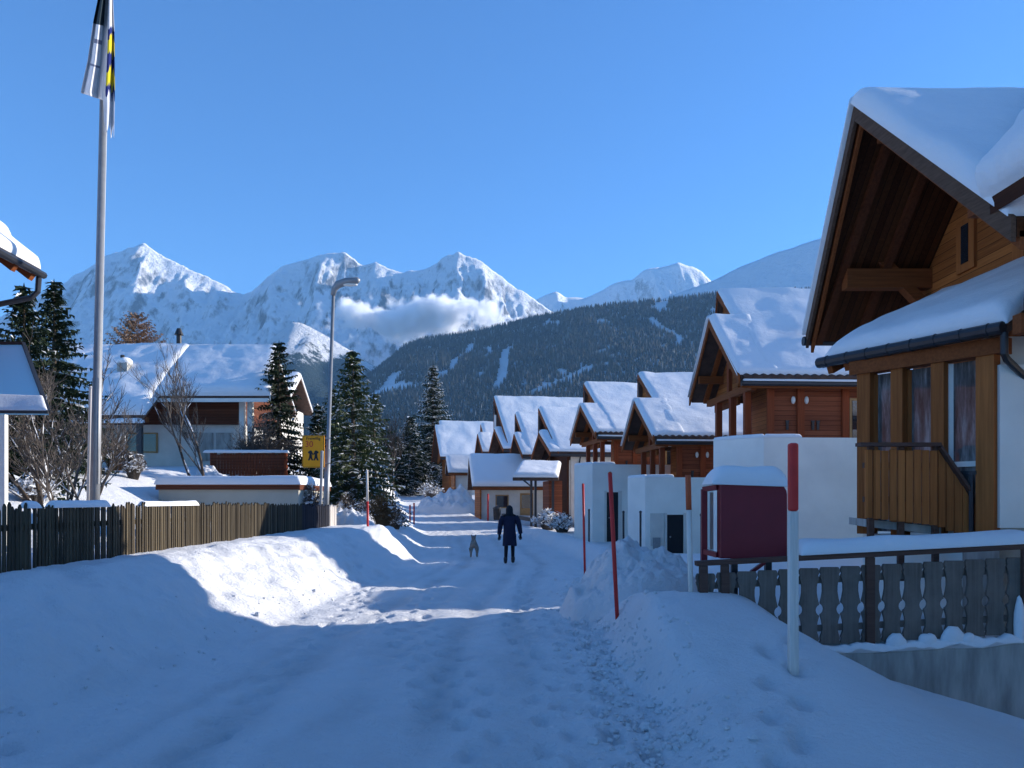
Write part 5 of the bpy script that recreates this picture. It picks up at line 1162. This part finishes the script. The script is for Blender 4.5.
for px, Y, r, h, sd, sn, mt, lab in ((382, 27, .55, 1.35, 1, .06, 'twig_brown', 'brown leafless bush beside the red pole with a pale tip'), (368, 30, .7, 1.5, 2, .35, 'twig', 'grey bush with snow flecks under the tall spruces'), (134, 28, .45, 1.1, 3, .6, 'twig', 'small snow laden shrub below the porch of the snowy farmhouse'),
    (116, 31, .7, 1.2, 4, .35, 'twig_brown', 'reddish shrub right of the flag pole'), (33, 20, .55, .8, 5, .93, 'twig', 'round shrub fully covered in snow under the dark spruces'), (298, 30, .8, 1.9, 6, .5, 'twig', 'snow flecked shrub between the flat garage and the yellow sign'), (312, 27, .7, 1.7, 7, .45, 'twig', 'shrub with white flecks below the yellow sign'), (284, 34, .7, 1.6, 8, .5, 'twig', 'frosted shrub beside the brown board fence'),
    (548, 40, .8, 1.1, 9, .85, 'twig', 'snow laden bush beside the carport'), (562, 38, .7, 1.0, 10, .88, 'twig', 'snow laden bush against the white wall next to the carport'), (430, 78, 1.4, 2.0, 11, .7, 'twig', 'white frosted bush at the foot of the last chalet'), (346, 30, .5, 1.6, 12, .3, 'twig', 'thin bare bush right of the lamp foot'), (393, 31, .6, 1.2, 13, .5, 'twig', 'snowy low bush on the bank near the far bend')):
    b = on(px, Y, -.05); shrub('shrub', lab, b, r, h, sd, sn, mt, group=G_, leaf=.10 if Y < 35 else .16)

# ------------------------------------------------------------------ person and dog
def skin(name, verts, edges, rad, mat, parent=None, loc=(0, 0, 0), levels=1, root=0):
    me = bpy.data.meshes.new(name); me.from_pydata(verts, edges, []); o = bpy.data.objects.new(name, me); COL.objects.link(o)
    m = o.modifiers.new('skin', 'SKIN'); m.use_smooth_shade = True; m.branch_smoothing = .6
    for i, r_ in enumerate(rad): me.skin_vertices[0].data[i].radius = (r_, r_) if not hasattr(r_, '__len__') else r_
    me.skin_vertices[0].data[root].use_root = True
    s = o.modifiers.new('sub', 'SUBSURF'); s.levels = levels; s.render_levels = levels
    bpy.context.view_layer.update(); ev = bpy.data.meshes.new_from_object(o.evaluated_get(bpy.context.evaluated_depsgraph_get()))
    bpy.data.objects.remove(o); ev.materials.clear(); ev.materials.append(mat); o = bpy.data.objects.new(name, ev); COL.objects.link(o)
    if parent: o.parent = parent
    o.location = loc; return o
M['navy'] = m_plain('navy_coat', (.012, .016, .040), .8, .2, var=.2, scale=4, bump=.3, bscale=30, bdist=.01); M['skin'] = m_plain('skin', (.45, .27, .20), .5, .3); M['trousers'] = m_plain('black_trousers', (.012, .012, .016), .85, .2)
M['hair'] = m_plain('dark_hood', (.010, .016, .024), .85, .2)
px, Yp = 509.5, 22.9; x = (px - 512) * Yp / F; g = thing('person', 'person in a long navy hooded coat walking away along the snowy road', 'person', (x, Yp, ground_z(x, Yp) + .02), R(2))
V = [(0, 0, .92), (0, .01, 1.12), (0, .02, 1.32), (0, .03, 1.44), (0, .05, 1.52), (0, .06, 1.62),   # spine, neck, head
     (-.09, 0, .88), (-.10, -.02, .50), (-.115, -.10, .11), (-.12, .05, .05),                       # left leg
     (.09, 0, .88), (.10, .06, .50), (.10, .02, .11), (.11, .17, .06),                              # right leg
     (-.19, .02, 1.38), (-.27, .02, 1.12), (-.30, .07, .88), (-.305, .10, .80), (.19, .02, 1.38), (.28, -.02, 1.12), (.325, -.01, .90), (.33, .01, .82)]
E = [(0, 1), (1, 2), (2, 3), (3, 4), (4, 5), (0, 6), (6, 7), (7, 8), (8, 9), (0, 10), (10, 11), (11, 12), (12, 13), (3, 14), (14, 15), (15, 16), (16, 17), (3, 18), (18, 19), (19, 20), (20, 21)]
RD = [(.15, .11), (.14, .11), (.16, .11), (.12, .09), (.055, .055), (.085, .10), .09, .065, .05, .045, .09, .065, .05, .045, .07, .055, .042, .035, .07, .055, .042, .035]
for sgn, w0 in ((-1, 17), (1, 21)):
    wp = Vector(V[w0])
    for f, (dx, dy, ln) in enumerate(((-.03, .015, .075), (-.01, .02, .085), (.01, .02, .08), (.03, .012, .065), (.045 * -sgn, .05, .05))):
        i = len(V); a = wp + Vector((dx, dy * .5, -.045 if f < 4 else -.01)); V += [tuple(a), tuple(a + Vector((dx * .2, .012, -ln * .55))), tuple(a + Vector((dx * .1, .035, -ln)))]; E += [(w0, i), (i, i + 1), (i + 1, i + 2)]; RD += [.013, .011, .009]
skin('body', V, E, RD, M['trousers'], g)
m = MB(); nr = 20; ring = [(.53, .215, .165, .0), (.60, .21, .16, .0), (.85, .195, .15, .0), (1.05, .175, .13, .0), (1.25, .195, .135, .015), (1.36, .205, .125, .02), (1.43, .15, .10, .03), (1.48, .075, .075, .045)]
vs = []
for z, rx_, ry_, oy in ring:
    for k in range(nr): a = 6.283 * k / nr; vs.append((rx_ * math.cos(a) * (1 + .03 * math.sin(5 * a + z * 3)), oy + ry_ * math.sin(a), z + (.012 * math.sin(3 * a) if z < .6 else 0)))
m.add(vs, [(j * nr + k, j * nr + (k + 1) % nr, (j + 1) * nr + (k + 1) % nr, (j + 1) * nr + k) for j in range(len(ring) - 1) for k in range(nr)]); ct = m.build('coat', M['navy'], g, smooth=True); s = ct.modifiers.new('t', 'SOLIDIFY'); s.thickness = .02
for sg, pts in ((-1, [(-.17, .02, 1.39), (-.245, .02, 1.26), (-.275, .02, 1.11), (-.305, .075, .87)]), (1, [(.17, .02, 1.39), (.25, .0, 1.26), (.29, -.02, 1.11), (.33, -.005, .89)])):
    m = MB(); m.tube(pts, [.085, .085, .075, .06], 12); m.build('sleeve', M['navy'], g, smooth=True)
m = MB(); vs = []; ring = [(1.40, .155, .11, .02), (1.47, .115, .105, .03), (1.53, .105, .12, .04), (1.60, .108, .13, .05), (1.67, .09, .115, .05), (1.715, .05, .07, .05), (1.73, .01, .012, .05)]
for z, rx_, ry_, oy in ring:
    for k in range(nr): a = 6.283 * k / nr; f = .78 if (z > 1.5 and math.sin(a) > .55) else 1; vs.append((rx_ * math.cos(a), oy + ry_ * math.sin(a) * f, z))
m.add(vs, [(j * nr + k, j * nr + (k + 1) % nr, (j + 1) * nr + (k + 1) % nr, (j + 1) * nr + k) for j in range(len(ring) - 1) for k in range(nr)]); m.build('hood', M['hair'], g, smooth=True)
m = MB(); m.ball((0, .135, 1.60), (.066, .035, .085), 12, 8); m.ball((0, .172, 1.595), (.014, .02, .022), 8, 6); f = m.build('face', M['skin'], g, smooth=True)
m = MB(); m.ball((-.026, .163, 1.615), .008, 6, 4); m.ball((.026, .163, 1.615), .008, 6, 4); m.build('eyes', M['black'], f); m = MB(); m.ball((0, .166, 1.56), (.022, .006, .005), 8, 4); m.build('mouth', M['maroon'], f)
for dx, dy, dz in ((-.12, -.02, .0), (.105, .09, .01)):
    m = MB(); m.ball((dx, dy, .06 + dz), (.055, .14, .065), 12, 8); m.ball((dx, dy - .06, .13 + dz), (.06, .075, .10), 12, 8); m.build('boot', M['black'], g, smooth=True)
# dog seen from behind, trotting
px, Yd = 474, 24.8; x = (px - 512) * Yd / F; M['fur'] = m_plain('grey_brown_fur', (.26, .22, .18), .95, .05, var=.45, scale=9, bump=.6, bscale=70, bdist=.01)
g = thing('dog', 'small grey brown dog trotting ahead on the left of the walker', 'dog', (x, Yd, ground_z(x, Yd) + .012), R(4))
V = [(0, 0, .40), (0, .16, .40), (0, .34, .42), (0, .46, .46), (0, .55, .54), (0, .62, .58), (0, .72, .55),
     (-.075, -.02, .33), (-.085, .04, .22), (-.085, -.055, .13), (-.085, -.035, .02), (.075, -.02, .33), (.085, .09, .22), (.085, .03, .13), (.085, .05, .02),
     (-.075, .36, .33), (-.08, .33, .20), (-.08, .36, .11), (-.08, .38, .02), (.075, .36, .33), (.08, .40, .20), (.08, .36, .12), (.08, .40, .03),
     (0, -.08, .44), (.02, -.16, .50), (.03, -.20, .58), (-.05, .60, .64), (.05, .60, .64), (-.065, .585, .69), (.065, .585, .69)]
E = [(0, 1), (1, 2), (2, 3), (3, 4), (4, 5), (5, 6), (0, 7), (7, 8), (8, 9), (9, 10), (0, 11), (11, 12), (12, 13), (13, 14), (2, 15), (15, 16), (16, 17), (17, 18), (2, 19), (19, 20), (20, 21), (21, 22), (0, 23), (23, 24), (24, 25), (5, 26), (5, 27), (26, 28), (27, 29)]
RD = [.115, .105, .125, .095, .07, .075, .035, .075, .05, .03, .026, .075, .05, .03, .026, .055, .035, .026, .026, .055, .035, .026, .026, .035, .026, .016, .025, .025, .012, .012]
skin('body', V, E, RD, M['fur'], g, levels=2); g.scale = (1.18, 1.12, 1.05)
m = MB(); vs = []; 
for j in range(2):
    for k in range(14): a = 6.283 * k / 14; vs.append((.088 * math.cos(a), .475 + .04 * j + .0, .50 + .092 * math.sin(a)))
m.add(vs, [(k, (k + 1) % 14, 14 + (k + 1) % 14, 14 + k) for k in range(14)]); m.build('collar', M['redpaint'], g)

# ------------------------------------------------------------------ cloud bank in front of the peaks
def cloud():
    D = 4100.0; rr = random.Random(11); bm = bmesh.new(); blobs = []
    c0 = at(412, 318, D)
    bmesh.ops.create_icosphere(bm, subdivisions=5, radius=1.0)
    for v in bm.verts:
        v.co = Vector((v.co.x * 680, v.co.y * 260, v.co.z * 190))
    me = bpy.data.meshes.new('cloud'); bm.to_mesh(me); bm.free(); o = bpy.data.objects.new('cloud', me); COL.objects.link(o); o.location = c0; o['kind'] = 'stuff'
    mt = bpy.data.materials.new('cloud_vapour'); mt.use_nodes = True; t = mt.node_tree; t.nodes.remove(t.nodes['Principled BSDF']); pv = t.nodes.new('ShaderNodeVolumePrincipled')
    tc = t.nodes.new('ShaderNodeTexCoord'); mp = t.nodes.new('ShaderNodeMapping'); mp.inputs['Scale'].default_value = (1 / 520, 1 / 190, 1 / 112); t.links.new(tc.outputs['Object'], mp.inputs[0])
    ln = t.nodes.new('ShaderNodeVectorMath'); ln.operation = 'LENGTH'; t.links.new(mp.outputs[0], ln.inputs[0])
    nz = t.nodes.new('ShaderNodeTexNoise'); nz.inputs['Scale'].default_value = .0075; nz.inputs['Detail'].default_value = 6; nz.inputs['Roughness'].default_value = .6; t.links.new(tc.outputs['Object'], nz.inputs['Vector'])
    a = t.nodes.new('ShaderNodeMath'); a.operation = 'MULTIPLY_ADD'; a.inputs[1].default_value = 3.4; t.links.new(nz.outputs['Fac'], a.inputs[0]); a.inputs[2].default_value = -.95
    b = t.nodes.new('ShaderNodeMath'); b.operation = 'SUBTRACT'; t.links.new(a.outputs[0], b.inputs[0]); t.links.new(ln.outputs['Value'], b.inputs[1])
    c = t.nodes.new('ShaderNodeMath'); c.operation = 'MULTIPLY'; c.use_clamp = False; c.inputs[1].default_value = .30; t.links.new(b.outputs[0], c.inputs[0])
    d = t.nodes.new('ShaderNodeMath'); d.operation = 'MAXIMUM'; d.inputs[1].default_value = 0; t.links.new(c.outputs[0], d.inputs[0]); t.links.new(d.outputs[0], pv.inputs['Density'])
    pv.inputs['Color'].default_value = (1, 1, 1, 1); pv.inputs['Anisotropy'].default_value = .2; t.links.new(pv.outputs[0], t.nodes['Material Output'].inputs['Volume']); me.materials.append(mt)
cloud()
cy.volume_bounces = 12; cy.max_bounces = 14
# ------------------------------------------------------------------ air
hz = MB(); hz.box2((-9200, -1000, -120), (9200, 9500, 2400))
hm = bpy.data.materials.new('haze'); hm.use_nodes = True; nt_ = hm.node_tree
nt_.nodes.remove(nt_.nodes['Principled BSDF']); pv = nt_.nodes.new('ShaderNodeVolumePrincipled')
pv.inputs['Color'].default_value = (.34, .66, 1.0, 1); pv.inputs['Density'].default_value = 5.0e-5; pv.inputs['Anisotropy'].default_value = 0.0
nt_.links.new(pv.outputs[0], nt_.nodes['Material Output'].inputs['Volume'])
hz.build('haze', hm, kind='stuff')
